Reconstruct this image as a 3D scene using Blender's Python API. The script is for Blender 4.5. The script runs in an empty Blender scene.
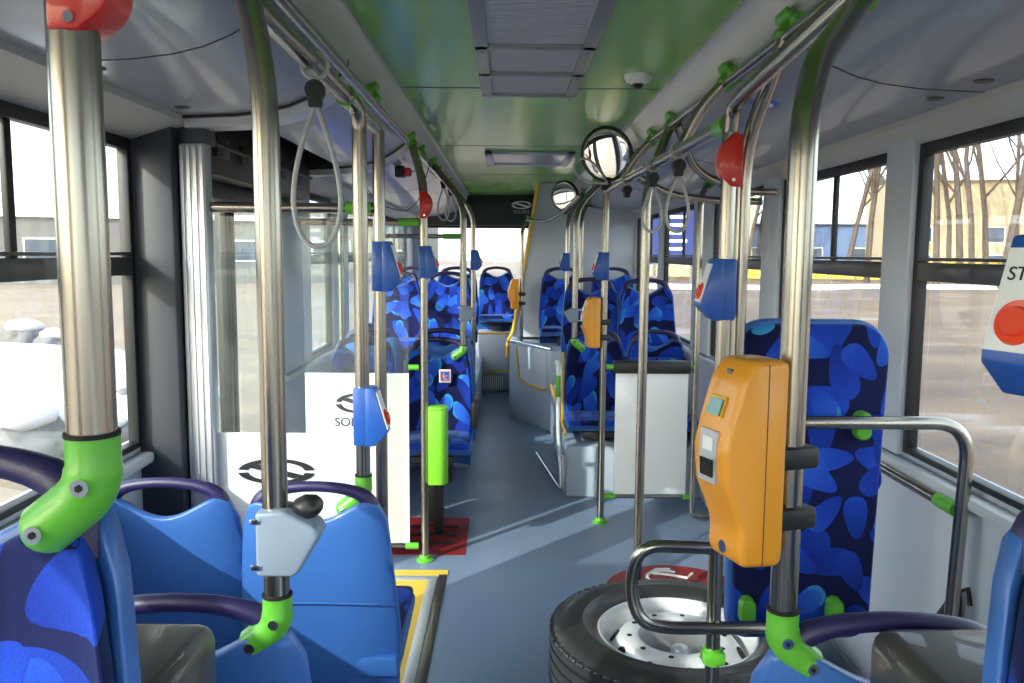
import bpy, bmesh, math, random
from mathutils import Vector, Matrix, noise
rnd = random.Random(7)
PI = math.pi
scene = bpy.context.scene
COL = scene.collection

# ---------------------------------------------------------------- camera, world, sun, exposure
F_PX = 827.0
PITCH = math.atan(88.5 / F_PX); YAW = math.atan(5 / F_PX); ROLL = math.radians(0.4)
CAM = Vector((0, 0, 1.55))
cam_data = bpy.data.cameras.new('camera')
cam = bpy.data.objects.new('camera', cam_data); COL.objects.link(cam)
cam_data.sensor_width = 36.0; cam_data.lens = F_PX / 1024 * 36.0
cam_data.clip_start = 0.05; cam_data.clip_end = 400
FW = Vector((math.sin(YAW) * math.cos(PITCH), math.cos(YAW) * math.cos(PITCH), -math.sin(PITCH)))
rt0 = Vector((math.cos(YAW), -math.sin(YAW), 0)); up0 = rt0.cross(FW)
RT = math.cos(ROLL) * rt0 + math.sin(ROLL) * up0
UP = -math.sin(ROLL) * rt0 + math.cos(ROLL) * up0
cam.matrix_world = Matrix.Translation(CAM) @ Matrix((RT, UP, -FW)).transposed().to_4x4()
scene.camera = cam

SUN_DIR = Vector((0.67, 0.74, -0.52)).normalized()      # the way the light travels
world = bpy.data.worlds.new('sky'); scene.world = world
world.use_nodes = True
wn = world.node_tree.nodes; wl = world.node_tree.links
wn.clear()
wo = wn.new('ShaderNodeOutputWorld'); bg = wn.new('ShaderNodeBackground'); sky = wn.new('ShaderNodeTexSky')
sky.sky_type = 'NISHITA'; sky.sun_disc = False; sky.sun_elevation = math.radians(27)
sky.sun_rotation = math.atan2(-SUN_DIR.x, -SUN_DIR.y); sky.dust_density = 3.0; sky.air_density = 1.0
hz = wn.new('ShaderNodeMixRGB'); hz.inputs[0].default_value = 0.55; hz.inputs[2].default_value = (3.95, 3.85, 3.75, 1)
wl.new(sky.outputs[0], hz.inputs[1]); wl.new(hz.outputs[0], bg.inputs[0]); wl.new(bg.outputs[0], wo.inputs[0])
bg.inputs[1].default_value = 1.1
sun_data = bpy.data.lights.new('sun', 'SUN'); sun = bpy.data.objects.new('sun', sun_data); COL.objects.link(sun)
sun_data.energy = 8.0; sun_data.angle = math.radians(0.6); sun_data.color = (1.0, 0.93, 0.82)
sun.rotation_euler = SUN_DIR.to_track_quat('-Z', 'Y').to_euler()
scene.view_settings.view_transform = 'Standard'; scene.view_settings.look = 'None'
scene.view_settings.gamma = 1; scene.view_settings.use_curve_mapping = False
scene.view_settings.exposure = 0.48

def at(u, v, Y=None, X=None, Z=None):
    d = FW + RT * ((u - 512) / F_PX) - UP * ((v - 341.5) / F_PX)
    t = Y / d.y if Y is not None else (X / d.x if X is not None else (Z - CAM.z) / d.z)
    return CAM + d * t

# ---------------------------------------------------------------- materials
def lin(c):
    return tuple(((x / 255) / 12.92 if x / 255 <= 0.04045 else ((x / 255 + 0.055) / 1.055) ** 2.4) for x in c) + (1,)
def mat(name, rgb, rough=0.5, metal=0.0, coat=0.0, var=0.06, scale=8.0, bump=0.0, bscale=120.0, spec=0.5, stretch=None):
    m = bpy.data.materials.new(name); m.use_nodes = True
    n = m.node_tree.nodes; l = m.node_tree.links; b = n['Principled BSDF']
    b.inputs['Roughness'].default_value = rough; b.inputs['Metallic'].default_value = metal
    b.inputs['Coat Weight'].default_value = coat; b.inputs['Specular IOR Level'].default_value = spec
    c = lin(rgb)
    tc = n.new('ShaderNodeTexCoord'); nz = n.new('ShaderNodeTexNoise'); nz.inputs['Scale'].default_value = scale
    mp = n.new('ShaderNodeMapping'); l.new(tc.outputs['Object'], mp.inputs[0]); l.new(mp.outputs[0], nz.inputs['Vector'])
    if stretch: mp.inputs['Scale'].default_value = stretch
    mx = n.new('ShaderNodeMixRGB')
    mx.inputs[1].default_value = tuple(x * (1 - var) for x in c[:3]) + (1,)
    mx.inputs[2].default_value = tuple(min(1, x * (1 + var)) for x in c[:3]) + (1,)
    l.new(nz.outputs['Fac'], mx.inputs[0]); l.new(mx.outputs[0], b.inputs['Base Color'])
    if bump:
        n2 = n.new('ShaderNodeTexNoise'); n2.inputs['Scale'].default_value = bscale
        bp = n.new('ShaderNodeBump'); bp.inputs['Strength'].default_value = bump; bp.inputs['Distance'].default_value = 0.002
        l.new(tc.outputs['Object'], n2.inputs['Vector']); l.new(n2.outputs['Fac'], bp.inputs['Height']); l.new(bp.outputs[0], b.inputs['Normal'])
    return m
def glass_mat(name, tint, gloss=0.12, rough=0.02, dirt=0.0):
    m = bpy.data.materials.new(name); m.use_nodes = True
    n = m.node_tree.nodes; l = m.node_tree.links; n.clear()
    o = n.new('ShaderNodeOutputMaterial'); t = n.new('ShaderNodeBsdfTransparent'); g = n.new('ShaderNodeBsdfGlossy')
    t.inputs[0].default_value = tint + (1,); g.inputs['Roughness'].default_value = rough
    fr = n.new('ShaderNodeFresnel'); fr.inputs[0].default_value = 1.45
    mu = n.new('ShaderNodeMath'); mu.operation = 'MULTIPLY_ADD'; mu.inputs[1].default_value = 0.3; mu.inputs[2].default_value = gloss * 0.05
    mx = n.new('ShaderNodeMixShader'); l.new(fr.outputs[0], mu.inputs[0]); l.new(mu.outputs[0], mx.inputs[0])
    l.new(t.outputs[0], mx.inputs[1]); l.new(g.outputs[0], mx.inputs[2])
    last = mx
    if dirt:
        d = n.new('ShaderNodeBsdfDiffuse'); d.inputs[0].default_value = (0.8, 0.82, 0.85, 1)
        nz = n.new('ShaderNodeTexNoise'); nz.inputs['Scale'].default_value = 5; tc = n.new('ShaderNodeTexCoord'); l.new(tc.outputs['Object'], nz.inputs['Vector'])
        m2 = n.new('ShaderNodeMath'); m2.operation = 'MULTIPLY'; m2.inputs[1].default_value = dirt * 2; l.new(nz.outputs['Fac'], m2.inputs[0])
        mm = n.new('ShaderNodeMixShader'); l.new(m2.outputs[0], mm.inputs[0]); l.new(mx.outputs[0], mm.inputs[1]); l.new(d.outputs[0], mm.inputs[2]); last = mm
    l.new(last.outputs[0], o.inputs[0]); return m

def fabric_mat():
    m = bpy.data.materials.new('petal_fabric'); m.use_nodes = True
    n = m.node_tree.nodes; l = m.node_tree.links; b = n['Principled BSDF']
    b.inputs['Roughness'].default_value = 0.9; b.inputs['Sheen Weight'].default_value = 0.25; b.inputs['Specular IOR Level'].default_value = 0.2
    b.inputs['Sheen Tint'].default_value = (0.3, 0.5, 1, 1)
    def M(op, a, c=None, d=None):
        x = n.new('ShaderNodeMath'); x.operation = op
        for i, q in enumerate((a, c, d)):
            if q is None: continue
            if isinstance(q, (int, float)): x.inputs[i].default_value = q
            else: l.new(q, x.inputs[i])
        return x.outputs[0]
    tc = n.new('ShaderNodeTexCoord'); sp = n.new('ShaderNodeSeparateXYZ'); l.new(tc.outputs['Object'], sp.inputs[0])
    oi = n.new('ShaderNodeObjectInfo')
    wv = M('SUBTRACT', sp.outputs['Z'], sp.outputs['Y'])
    rx = M('MULTIPLY', oi.outputs['Random'], 37.0)
    X = M('ADD', sp.outputs['X'], rx); W = M('ADD', wv, M('MULTIPLY', rx, 1.7))
    def layer(scale, off, long, thick):
        cv = n.new('ShaderNodeCombineXYZ'); l.new(M('ADD', X, off), cv.inputs[0]); l.new(M('ADD', W, off * 1.3), cv.inputs[1])
        vo = n.new('ShaderNodeTexVoronoi'); vo.voronoi_dimensions = '2D'; vo.inputs['Scale'].default_value = scale; vo.inputs['Randomness'].default_value = 0.62
        l.new(cv.outputs[0], vo.inputs['Vector'])
        su = n.new('ShaderNodeVectorMath'); su.operation = 'SUBTRACT'; l.new(cv.outputs[0], su.inputs[0]); l.new(vo.outputs['Position'], su.inputs[1])
        cs = n.new('ShaderNodeSeparateColor'); l.new(vo.outputs['Color'], cs.inputs[0])
        ro = n.new('ShaderNodeVectorRotate'); ro.rotation_type = 'Z_AXIS'; l.new(su.outputs[0], ro.inputs['Vector'])
        l.new(M('MULTIPLY', cs.outputs[0], 6.283), ro.inputs['Angle'])
        s2 = n.new('ShaderNodeSeparateXYZ'); l.new(ro.outputs[0], s2.inputs[0])
        a = M('MULTIPLY', s2.outputs[0], scale); c = M('MULTIPLY', s2.outputs[1], scale)
        taper = M('MULTIPLY_ADD', a, 1.6, 1.9)
        taper = M('MAXIMUM', taper, 1.05)
        dd = M('SQRT', M('ADD', M('POWER', M('MULTIPLY', a, long), 2), M('POWER', M('MULTIPLY', M('MULTIPLY', c, taper), thick), 2)))
        mask = M('LESS_THAN', dd, 0.5)
        return dd, mask, cs.outputs[1], a
    def ramp(shade, a):
        r = n.new('ShaderNodeValToRGB'); e = r.color_ramp.elements
        e[0].position = 0.0; e[0].color = lin((13, 36, 124)); e[1].position = 1.0; e[1].color = lin((44, 104, 206))
        x = r.color_ramp.elements.new(0.5); x.color = lin((22, 60, 170))
        l.new(M('ADD', M('MULTIPLY', shade, 0.75), M('MULTIPLY_ADD', a, -0.5, 0.08)), r.inputs[0]); return r.outputs[0]
    base = n.new('ShaderNodeRGB'); base.outputs[0].default_value = lin((10, 15, 62))
    cur = base.outputs[0]
    for sc, of, lo, th in ((5.0, 3.1, 1.08, 1.2), (5.6, 9.7, 1.12, 1.25), (7.0, 5.3, 1.15, 1.2)):
        dd, mask, sh, a = layer(sc, of, lo, th)
        mx = n.new('ShaderNodeMixRGB'); l.new(mask, mx.inputs[0]); l.new(cur, mx.inputs[1]); l.new(ramp(sh, a), mx.inputs[2])
        # pale green rim on the blunt end of some petals
        g = M('MULTIPLY', M('GREATER_THAN', dd, 0.40), M('MULTIPLY', M('LESS_THAN', a, -0.2), M('GREATER_THAN', sh, 0.72)))
        g = M('MULTIPLY', M('MULTIPLY', g, mask), 0.32)
        m2 = n.new('ShaderNodeMixRGB'); m2.inputs[2].default_value = lin((60, 185, 165)); l.new(g, m2.inputs[0]); l.new(mx.outputs[0], m2.inputs[1])
        cur = m2.outputs[0]
    nz = n.new('ShaderNodeTexNoise'); nz.inputs['Scale'].default_value = 420; l.new(tc.outputs['Object'], nz.inputs['Vector'])
    hs = n.new('ShaderNodeHueSaturation'); l.new(cur, hs.inputs['Color']); l.new(M('MULTIPLY_ADD', nz.outputs['Fac'], 0.9, 0.6), hs.inputs['Value'])
    l.new(hs.outputs[0], b.inputs['Base Color'])
    bp = n.new('ShaderNodeBump'); bp.inputs['Strength'].default_value = 0.35; bp.inputs['Distance'].default_value = 0.002; l.new(nz.outputs['Fac'], bp.inputs['Height']); l.new(bp.outputs[0], b.inputs['Normal'])
    return m

M_ = {}
M_['chrome'] = mat('brushed_steel', (158, 154, 146), 0.24, 1.0, var=0.04, scale=30, stretch=(1, 1, 0.1))
M_['steel'] = mat('bright_steel', (220, 222, 225), 0.16, 1.0, var=0.03)
M_['alu'] = mat('aluminium', (196, 200, 208), 0.38, 0.6, var=0.04, scale=40, stretch=(1, 1, 0.02))
M_['green'] = mat('green_plastic', (90, 172, 48), 0.38, coat=0.2)
M_['bingreen'] = mat('lime_plastic', (112, 184, 44), 0.4, coat=0.2)
M_['shell'] = mat('blue_seat_plastic', (52, 100, 174), 0.42, coat=0.12, var=0.05, bump=0.15, bscale=700)
M_['navy'] = mat('navy_handle_plastic', (36, 30, 78), 0.42, bump=0.2, bscale=600)
M_['fabric'] = fabric_mat()
M_['yellow'] = mat('amber_plastic', (222, 150, 40), 0.38, coat=0.25, var=0.03, bump=0.08, bscale=500)
M_['yelpaint'] = mat('yellow_paint', (228, 178, 44), 0.5)
M_['black'] = mat('black_plastic', (34, 34, 36), 0.45, bump=0.25, bscale=500)
M_['darkgrey'] = mat('dark_grey_plastic', (60, 58, 55), 0.33, coat=0.3, bump=0.3, bscale=400)
M_['boxblue'] = mat('blue_housing_plastic', (36, 84, 168), 0.35, coat=0.2)
M_['red'] = mat('red_plastic', (205, 36, 26), 0.35, coat=0.3)
M_['orange'] = mat('red_orange_button', (232, 74, 40), 0.35, coat=0.2)
M_['white'] = mat('white_plastic', (232, 234, 238), 0.4)
M_['grey'] = mat('light_grey_plastic', (128, 143, 164), 0.4, coat=0.1)
M_['panel'] = mat('white_laminate', (226, 230, 236), 0.22, coat=0.3, var=0.02)
M_['wall'] = mat('grey_wall_laminate', (186, 194, 206), 0.35, var=0.03)
M_['post'] = mat('pale_post_paint', (186, 192, 200), 0.45, var=0.03)
M_['header'] = mat('beige_header_plastic', (178, 180, 178), 0.45, var=0.03)
M_['cove'] = mat('blue_grey_cove_laminate', (148, 154, 168), 0.3, coat=0.25, var=0.03)
M_['duct'] = mat('silver_duct_paint', (186, 188, 188), 0.3, 0.25, var=0.05, scale=5)
M_['ceil'] = mat('green_ceiling_laminate', (136, 192, 98), 0.24, coat=0.12, var=0.05, scale=2)
M_['podium'] = mat('grey_blue_vinyl', (160, 174, 192), 0.45, var=0.06, scale=12)
M_['darkframe'] = mat('black_window_rubber', (26, 27, 30), 0.5)
M_['pillar'] = mat('charcoal_pillar', (46, 50, 60), 0.5)
M_['mirror'] = mat('mirror_silver', (245, 246, 248), 0.015, 1.0, var=0.0)
M_['rubber'] = mat('tyre_rubber', (40, 40, 42), 0.42, coat=0.15, var=0.15, bump=0.3, bscale=90)
M_['rim'] = mat('silver_wheel_paint', (215, 217, 220), 0.35, 0.2, coat=0.2)
M_['hole'] = mat('dark_hole', (12, 12, 13), 0.8)
M_['redmat'] = mat('dark_red_vinyl', (128, 30, 32), 0.5, var=0.1, scale=40)
M_['yelmat'] = mat('yellow_vinyl', (212, 178, 60), 0.5, var=0.08, scale=60)
M_['ink'] = mat('black_ink', (30, 32, 38), 0.5)
M_['frame_grey'] = mat('grille_frame_grey', (138, 140, 146), 0.35, 0.4)
M_['lens'] = mat('frosted_vent_panel', (178, 184, 200), 0.4, var=0.03)
M_['strap'] = mat('grey_strap_vinyl', (176, 180, 182), 0.4)
M_['wire'] = mat('dark_cable', (40, 40, 44), 0.5)
M_['snow'] = mat('snow', (205, 208, 216), 0.8, var=0.08, scale=2, bump=0.6, bscale=6)
M_['rock'] = mat('grey_rock', (108, 108, 110), 0.85, var=0.3, scale=3, bump=0.6, bscale=8)
M_['bark'] = mat('tree_bark', (78, 66, 58), 0.9, var=0.25, scale=6, bump=0.5, bscale=30)
M_['twig'] = mat('twig_bark', (84, 72, 62), 0.9, var=0.2)
M_['cream'] = mat('cream_render', (176, 160, 130), 0.85, var=0.05, scale=1)
M_['concrete'] = mat('grey_concrete', (112, 112, 112), 0.85, var=0.12, scale=1.5)
M_['bluecl'] = mat('blue_cladding', (84, 108, 152), 0.6, var=0.04)
M_['banner'] = mat('dark_blue_banner', (30, 44, 110), 0.5)
M_['roofw'] = mat('snowy_roof', (235, 240, 248), 0.8, var=0.03)
M_['winglass'] = mat('building_window_glass', (70, 82, 98), 0.2)
M_['display'] = mat('teal_lcd', (40, 120, 120), 0.2, coat=0.4)
M_['sticker'] = mat('blue_sticker', (40, 80, 190), 0.4)
M_['osticker'] = mat('orange_sticker', (226, 150, 70), 0.5)
M_['glass'] = glass_mat('window_glass', (0.77, 0.81, 0.81), 0.1)
M_['clear'] = glass_mat('clear_screen_glass', (0.93, 0.97, 0.97), 0.2, 0.01, 0.03)
# floor vinyl: blue-grey with fine speckle and a satin sheen
def floor_mat():
    m = mat('blue_speckled_vinyl', (112, 130, 158), 0.36, var=0.16, scale=260, bump=0.12, bscale=300)
    n = m.node_tree.nodes; l = m.node_tree.links
    nz = n.new('ShaderNodeTexNoise'); nz.inputs['Scale'].default_value = 2.2; nz.inputs['Detail'].default_value = 5
    tc = n['Texture Coordinate']; l.new(tc.outputs['Object'], nz.inputs['Vector'])
    mr = n.new('ShaderNodeMapRange'); mr.inputs[3].default_value = 0.28; mr.inputs[4].default_value = 0.5
    l.new(nz.outputs['Fac'], mr.inputs[0]); l.new(mr.outputs[0], n['Principled BSDF'].inputs['Roughness'])
    return m
M_['floor'] = floor_mat()
def road_mat():
    m = bpy.data.materials.new('thawing_road'); m.use_nodes = True
    n = m.node_tree.nodes; l = m.node_tree.links; b = n['Principled BSDF']
    tc = n.new('ShaderNodeTexCoord'); nz = n.new('ShaderNodeTexNoise'); nz.inputs['Scale'].default_value = 0.35; nz.inputs['Detail'].default_value = 8; nz.inputs['Roughness'].default_value = 0.65
    mp = n.new('ShaderNodeMapping'); mp.inputs['Scale'].default_value = (0.6, 1.6, 1); l.new(tc.outputs['Object'], mp.inputs[0]); l.new(mp.outputs[0], nz.inputs['Vector'])
    r = n.new('ShaderNodeValToRGB'); e = r.color_ramp.elements
    e[0].position = 0.35; e[0].color = lin((74, 56, 40)); e[1].position = 0.72; e[1].color = lin((140, 142, 150))
    x = e.new(0.5); x.color = lin((96, 76, 56)); x = e.new(0.585); x.color = lin((108, 90, 70))
    l.new(nz.outputs['Fac'], r.inputs[0]); l.new(r.outputs[0], b.inputs['Base Color']); b.inputs['Roughness'].default_value = 0.6
    return m
M_['road'] = road_mat()

# ---------------------------------------------------------------- mesh building
class MB:
    def __init__(s): s.v = []; s.f = []; s.mi = []; s.cur = 0
    def add(s, vs, fs):
        o = len(s.v); s.v += [tuple(p) for p in vs]; s.f += [tuple(i + o for i in f) for f in fs]; s.mi += [s.cur] * len(fs); return s
    def bm_add(s, bm):
        bm.verts.index_update(); s.add([v.co[:] for v in bm.verts], [[v.index for v in f.verts] for f in bm.faces]); bm.free(); return s
    def box(s, lo, hi, bev=0.0, seg=2, mat4=None):
        bm = bmesh.new(); bmesh.ops.create_cube(bm, size=1)
        for v in bm.verts: v.co = Vector([(lo[i] + hi[i]) / 2 + v.co[i] * (hi[i] - lo[i]) for i in range(3)])
        if bev: bmesh.ops.bevel(bm, geom=bm.edges[:], offset=bev, segments=seg, affect='EDGES', profile=0.5)
        if mat4: bm.transform(mat4)
        return s.bm_add(bm)
    def prism(s, pts, a, b, axis='Y', bev=0.0, seg=2, mat4=None):
        # pts 2D; extruded from a to b along the axis
        def P(p, h):
            return {'X': (h, p[0], p[1]), 'Y': (p[0], h, p[1]), 'Z': (p[0], p[1], h)}[axis]
        bm = bmesh.new(); A = [bm.verts.new(P(p, a)) for p in pts]; B = [bm.verts.new(P(p, b)) for p in pts]; n = len(pts)
        bm.faces.new(A); bm.faces.new(B[::-1])
        for i in range(n): bm.faces.new((A[i], B[i], B[(i + 1) % n], A[(i + 1) % n]))
        bmesh.ops.recalc_face_normals(bm, faces=bm.faces[:])
        if bev: bmesh.ops.bevel(bm, geom=bm.edges[:], offset=bev, segments=seg, affect='EDGES', profile=0.5)
        if mat4: bm.transform(mat4)
        return s.bm_add(bm)
    def tube(s, pts, r, n=16, cap=True, rr=None, closed=False):
        pts = [Vector(p) for p in pts]; rings = []; m = len(pts)
        up = None
        for i, p in enumerate(pts):
            if closed: t = (pts[(i + 1) % m] - pts[i - 1]).normalized()
            else: t = ((pts[i + 1] if i < m - 1 else p) - (pts[i - 1] if i else p)).normalized()
            if up is None:
                up = Vector((0, 0, 1)) if abs(t.z) < 0.9 else Vector((0, 1, 0))
            a = (up - t * up.dot(t)).normalized(); up = a; b = t.cross(a)
            q = rr[i] if rr else r
            rings.append([p + (a * math.cos(2 * PI * k / n) + b * math.sin(2 * PI * k / n)) * q for k in range(n)])
        vs = [v for R in rings for v in R]; fs = []
        for i in range(m - 1 + (1 if closed else 0)):
            j = (i + 1) % m
            for k in range(n): fs.append((i * n + k, i * n + (k + 1) % n, j * n + (k + 1) % n, j * n + k))
        if cap and not closed: fs.append(tuple(range(n))[::-1]); fs.append(tuple((m - 1) * n + k for k in range(n)))
        return s.add(vs, fs)
    def lathe(s, prof, c=(0, 0, 0), n=32, axis='Z', mat4=None, close=False):
        vs = []; fs = []; m = len(prof)
        for k in range(n):
            a = 2 * PI * k / n
            for r, h in prof:
                x, y = r * math.cos(a), r * math.sin(a)
                p = {'Z': (x, y, h), 'Y': (x, h, y), 'X': (h, x, y)}[axis]
                p = Vector(p)
                if mat4: p = mat4 @ p
                vs.append((p.x + c[0], p.y + c[1], p.z + c[2]))
        for k in range(n):
            q = (k + 1) % n
            for i in range(m - (0 if close else 1)):
                j = (i + 1) % m
                fs.append((k * m + i, q * m + i, q * m + j, k * m + j))
        return s.add(vs, fs)
    def disc(s, c, nrm, r, h=0.002, n=24):
        c = Vector(c); nrm = Vector(nrm).normalized(); return s.tube([c, c + nrm * h], r, n)
    def quad(s, a, b, c, d): return s.add([a, b, c, d], [(0, 1, 2, 3)])
    def build(s, name, m, parent=None, angle=38, origin=None):
        me = bpy.data.meshes.new(name)
        vs = s.v
        off = Vector((0, 0, 0))
        if origin is not None:
            off = Vector(origin); vs = [(v[0] - off.x, v[1] - off.y, v[2] - off.z) for v in vs]
        me.from_pydata(vs, [], s.f)
        ms = m if isinstance(m, (list, tuple)) else [m]
        for q in ms: me.materials.append(M_[q] if isinstance(q, str) else q)
        if len(ms) > 1: me.polygons.foreach_set('material_index', s.mi)
        bm = bmesh.new(); bm.from_mesh(me); bmesh.ops.recalc_face_normals(bm, faces=bm.faces[:]); bm.to_mesh(me); bm.free()
        me.polygons.foreach_set('use_smooth', [True] * len(me.polygons)); me.set_sharp_from_angle(angle=math.radians(angle)); me.update()
        o = bpy.data.objects.new(name, me); COL.objects.link(o)
        if origin is not None: o.location = off
        if parent is not None: o.parent = parent
        return o
def thing(name, label, cat, loc=(0, 0, 0), rz=0.0, group=None):
    o = bpy.data.objects.new(name, None); COL.objects.link(o); o.empty_display_size = 0.1
    o.location = loc; o.rotation_euler = (0, 0, rz); o['label'] = label; o['category'] = cat
    if group: o['group'] = group
    return o
def tag(o, label, cat, group=None, kind=None):
    if label: o['label'] = label; o['category'] = cat
    if group: o['group'] = group
    if kind: o['kind'] = kind
    return o
def struct(mb, name, m, parent=None):
    o = mb.build(name, m, parent)
    if parent is None: o['kind'] = 'structure'
    return o
def dup(root, loc, rz, label, group=None):
    r = root.copy(); COL.objects.link(r); r.location = loc; r.rotation_euler = (0, 0, rz); r['label'] = label
    if group: r['group'] = group
    for ch in list(root.children):
        c = ch.copy(); COL.objects.link(c); c.parent = r
        for g in list(ch.children):
            d = g.copy(); COL.objects.link(d); d.parent = c
    return r
def fillet(pts, r, n=8):
    pts = [Vector(p) for p in pts]; out = [pts[0]]
    for i in range(1, len(pts) - 1):
        a, b, c = pts[i - 1], pts[i], pts[i + 1]
        d = min(r, (b - a).length * 0.49, (c - b).length * 0.49)
        p = b + (a - b).normalized() * d; q = b + (c - b).normalized() * d
        for k in range(n + 1):
            t = k / n; out.append(p * (1 - t) ** 2 + b * 2 * t * (1 - t) + q * t * t)
    out.append(pts[-1]); return out
def text_mesh(body, size, depth=0.001):
    cu = bpy.data.curves.new('lettering', 'FONT'); cu.body = body; cu.size = size; cu.extrude = depth; cu.align_x = 'CENTER'; cu.align_y = 'CENTER'
    o = bpy.data.objects.new('lettering', cu); COL.objects.link(o); dg = bpy.context.evaluated_depsgraph_get(); dg.update()
    me = bpy.data.meshes.new_from_object(o.evaluated_get(dg)); bpy.data.objects.remove(o); return me
def put_text(name, body, size, m, mat4, parent, depth=0.001):
    me = text_mesh(body, size, depth); me.materials.clear(); me.materials.append(M_[m])
    o = bpy.data.objects.new(name, me); COL.objects.link(o)
    if parent is not None: o.parent = parent
    me.transform(mat4); return o
RX90 = Matrix.Rotation(PI / 2, 4, 'X')      # XY lettering stood upright facing -Y

# ================================================================= SHELL OF THE BUS
LX, RX = -1.15, 1.25
YF, YB = -1.7, 9.9
ZC = 2.22
def poly_floor():
    mb = MB(); mb.box((LX - .08, YF, -.08), (RX + .08, YB, 0)); return mb
fl = struct(poly_floor(), 'floor', 'floor')
# ceiling: green laminate centre, silver ducts and blue-grey coves
c = MB(); c.box((-0.44, YF, ZC), (0.62, YB, ZC + .03)); ceil = struct(c, 'ceiling', 'ceil')
sm = MB()
for y in (1.55, 3.47, 5.31, 7.2): sm.box((-0.44, y - .006, ZC - .001), (0.62, y + .006, ZC + .004))
sm.build('panel_seam', 'wire', ceil)
COVE = [(0, 2.11), (.03, 2.075), (.07, 2.045), (.12, 2.015), (.18, 1.99), (.25, 1.973), (.34, 1.962), (.50, 1.955)]
def cove(side, y0, y1, dmax=.5):
    X = (lambda d: -0.48 - d) if side < 0 else (lambda d: 0.68 + d)
    mb = MB(); pr = [p for p in COVE if p[0] <= dmax]
    ny = max(2, int((y1 - y0) / .5)); vs = []; fs = []
    for j in range(ny + 1):
        y = y0 + (y1 - y0) * j / ny
        for d, z in pr: vs.append((X(d), y, z))
        for d, z in pr: vs.append((X(d), y, z + .03))
    m = len(pr)
    for j in range(ny):
        for i in range(m - 1):
            a = j * 2 * m + i; b = (j + 1) * 2 * m + i
            fs.append((a, a + 1, b + 1, b)); fs.append((a + m, b + m, b + m + 1, a + m + 1))
    mb.add(vs, fs)
    for y in (y0, y1):
        mb.add([(X(d), y, z) for d, z in pr] + [(X(d), y, z + .03) for d, z in pr][::-1], [tuple(range(2 * m))])
    return mb
def duct(side):
    mb = MB(); a, b = ((-0.44, -0.48) if side < 0 else (0.62, 0.68)); s = side
    mb.prism([(a, ZC + .02), (a, ZC - .012), (a + s * .01, ZC - .02), (b, 2.125), (b + s * .004, 2.105), (b + s * .02, 2.105), (b + s * .03, 2.14), (b + s * .02, ZC + .02)], YF, YB)
    return mb
struct(duct(-1), 'trim_1', 'duct'); struct(duct(1), 'trim_2', 'duct')
cl = struct(cove(-1, YF, 2.56), 'trim_3', 'cove'); cl2 = struct(cove(-1, 2.66, 4.12, .47), 'trim_4', 'cove'); cl3 = struct(cove(-1, 4.22, YB), 'trim_5', 'cove')
cr = struct(cove(1, YF, YB), 'trim_6', 'cove')
def strip(side, y, w, dz, lo=0, dmax=.5):
    X = (lambda d: -0.48 - d) if side < 0 else (lambda d: 0.68 + d)
    mb = MB(); pr = [p for p in COVE if lo <= p[0] <= dmax]
    for (d0, z0), (d1, z1) in zip(pr[:-1], pr[1:]):
        mb.prism([(X(d0), z0 + .02), (X(d0), z0 - dz), (X(d1), z1 - dz), (X(d1), z1 + .02)], y - w, y + w)
    return mb
for side, y, par in ((-1, 1.85, cl), (-1, .3, cl), (-1, 5.9, cl3), (-1, 7.6, cl3), (1, 2.1, cr), (1, .3, cr), (1, 3.9, cr), (1, 5.7, cr), (1, 7.4, cr)):
    strip(side, y, .0035, .0012).build('panel_seam', 'wire', par)
# ribs that frame the door bay
r = struct(strip(-1, 2.61, .05, .034), 'trim_7', 'alu'); strip(-1, 2.555, .006, .008).build('rubber_edge', 'darkframe', r)
r = struct(strip(-1, 4.17, .05, .034), 'trim_8', 'alu'); strip(-1, 4.115, .006, .008).build('rubber_edge', 'darkframe', r)

# walls ------------------------------------------------------------
ZS, ZT = 0.94, 1.885
def wall(side, posts, y0, y1, door=None):
    mb = MB(); x0, x1 = (LX - .07, LX) if side < 0 else (RX, RX + .07)
    s = -1 if side < 0 else 1
    segs = [(y0, y1)] if not door else [(y0, door[0]), (door[1], y1)]
    for a, b in segs: mb.box((x0, a, 0), (x1, b, ZS))
    for a, b in posts:
        w = .03
        xo = sorted(((LX - .025, LX + w) if side < 0 else (RX + .025, RX - w))); mb.box((xo[0], a, ZS - .01), (xo[1], b, ZT + .02), .006)
    mb.cur = 1
    X = LX if side < 0 else RX; inner = -0.98 if side < 0 else 1.18
    for a, b in segs:
        mb.prism([(X + s * .07, ZT), (X - s * .012, ZT), (inner, 1.935), (inner - s * .0, 1.96), (inner, 2.03), (X + s * .07, 2.03)], a, b)
    return mb
wr_posts = [(.85, 1.0), (2.53, 2.71), (3.76, 4.0), (5.0, 5.48), (6.57, 6.75), (7.95, YB)]
wallr = struct(wall(1, [(YF, -.6)] + wr_posts, YF, YB), 'wall_right', ['wall', 'header'])
wl_posts = [(YF, -.7), (.75, .9), (4.15, 4.74), (5.36, 5.86), (7.4, 7.6), (9.3, YB)]
walll = struct(wall(-1, wl_posts, YF, YB, (2.68, 4.15)), 'wall_left', ['wall', 'header'])
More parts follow.
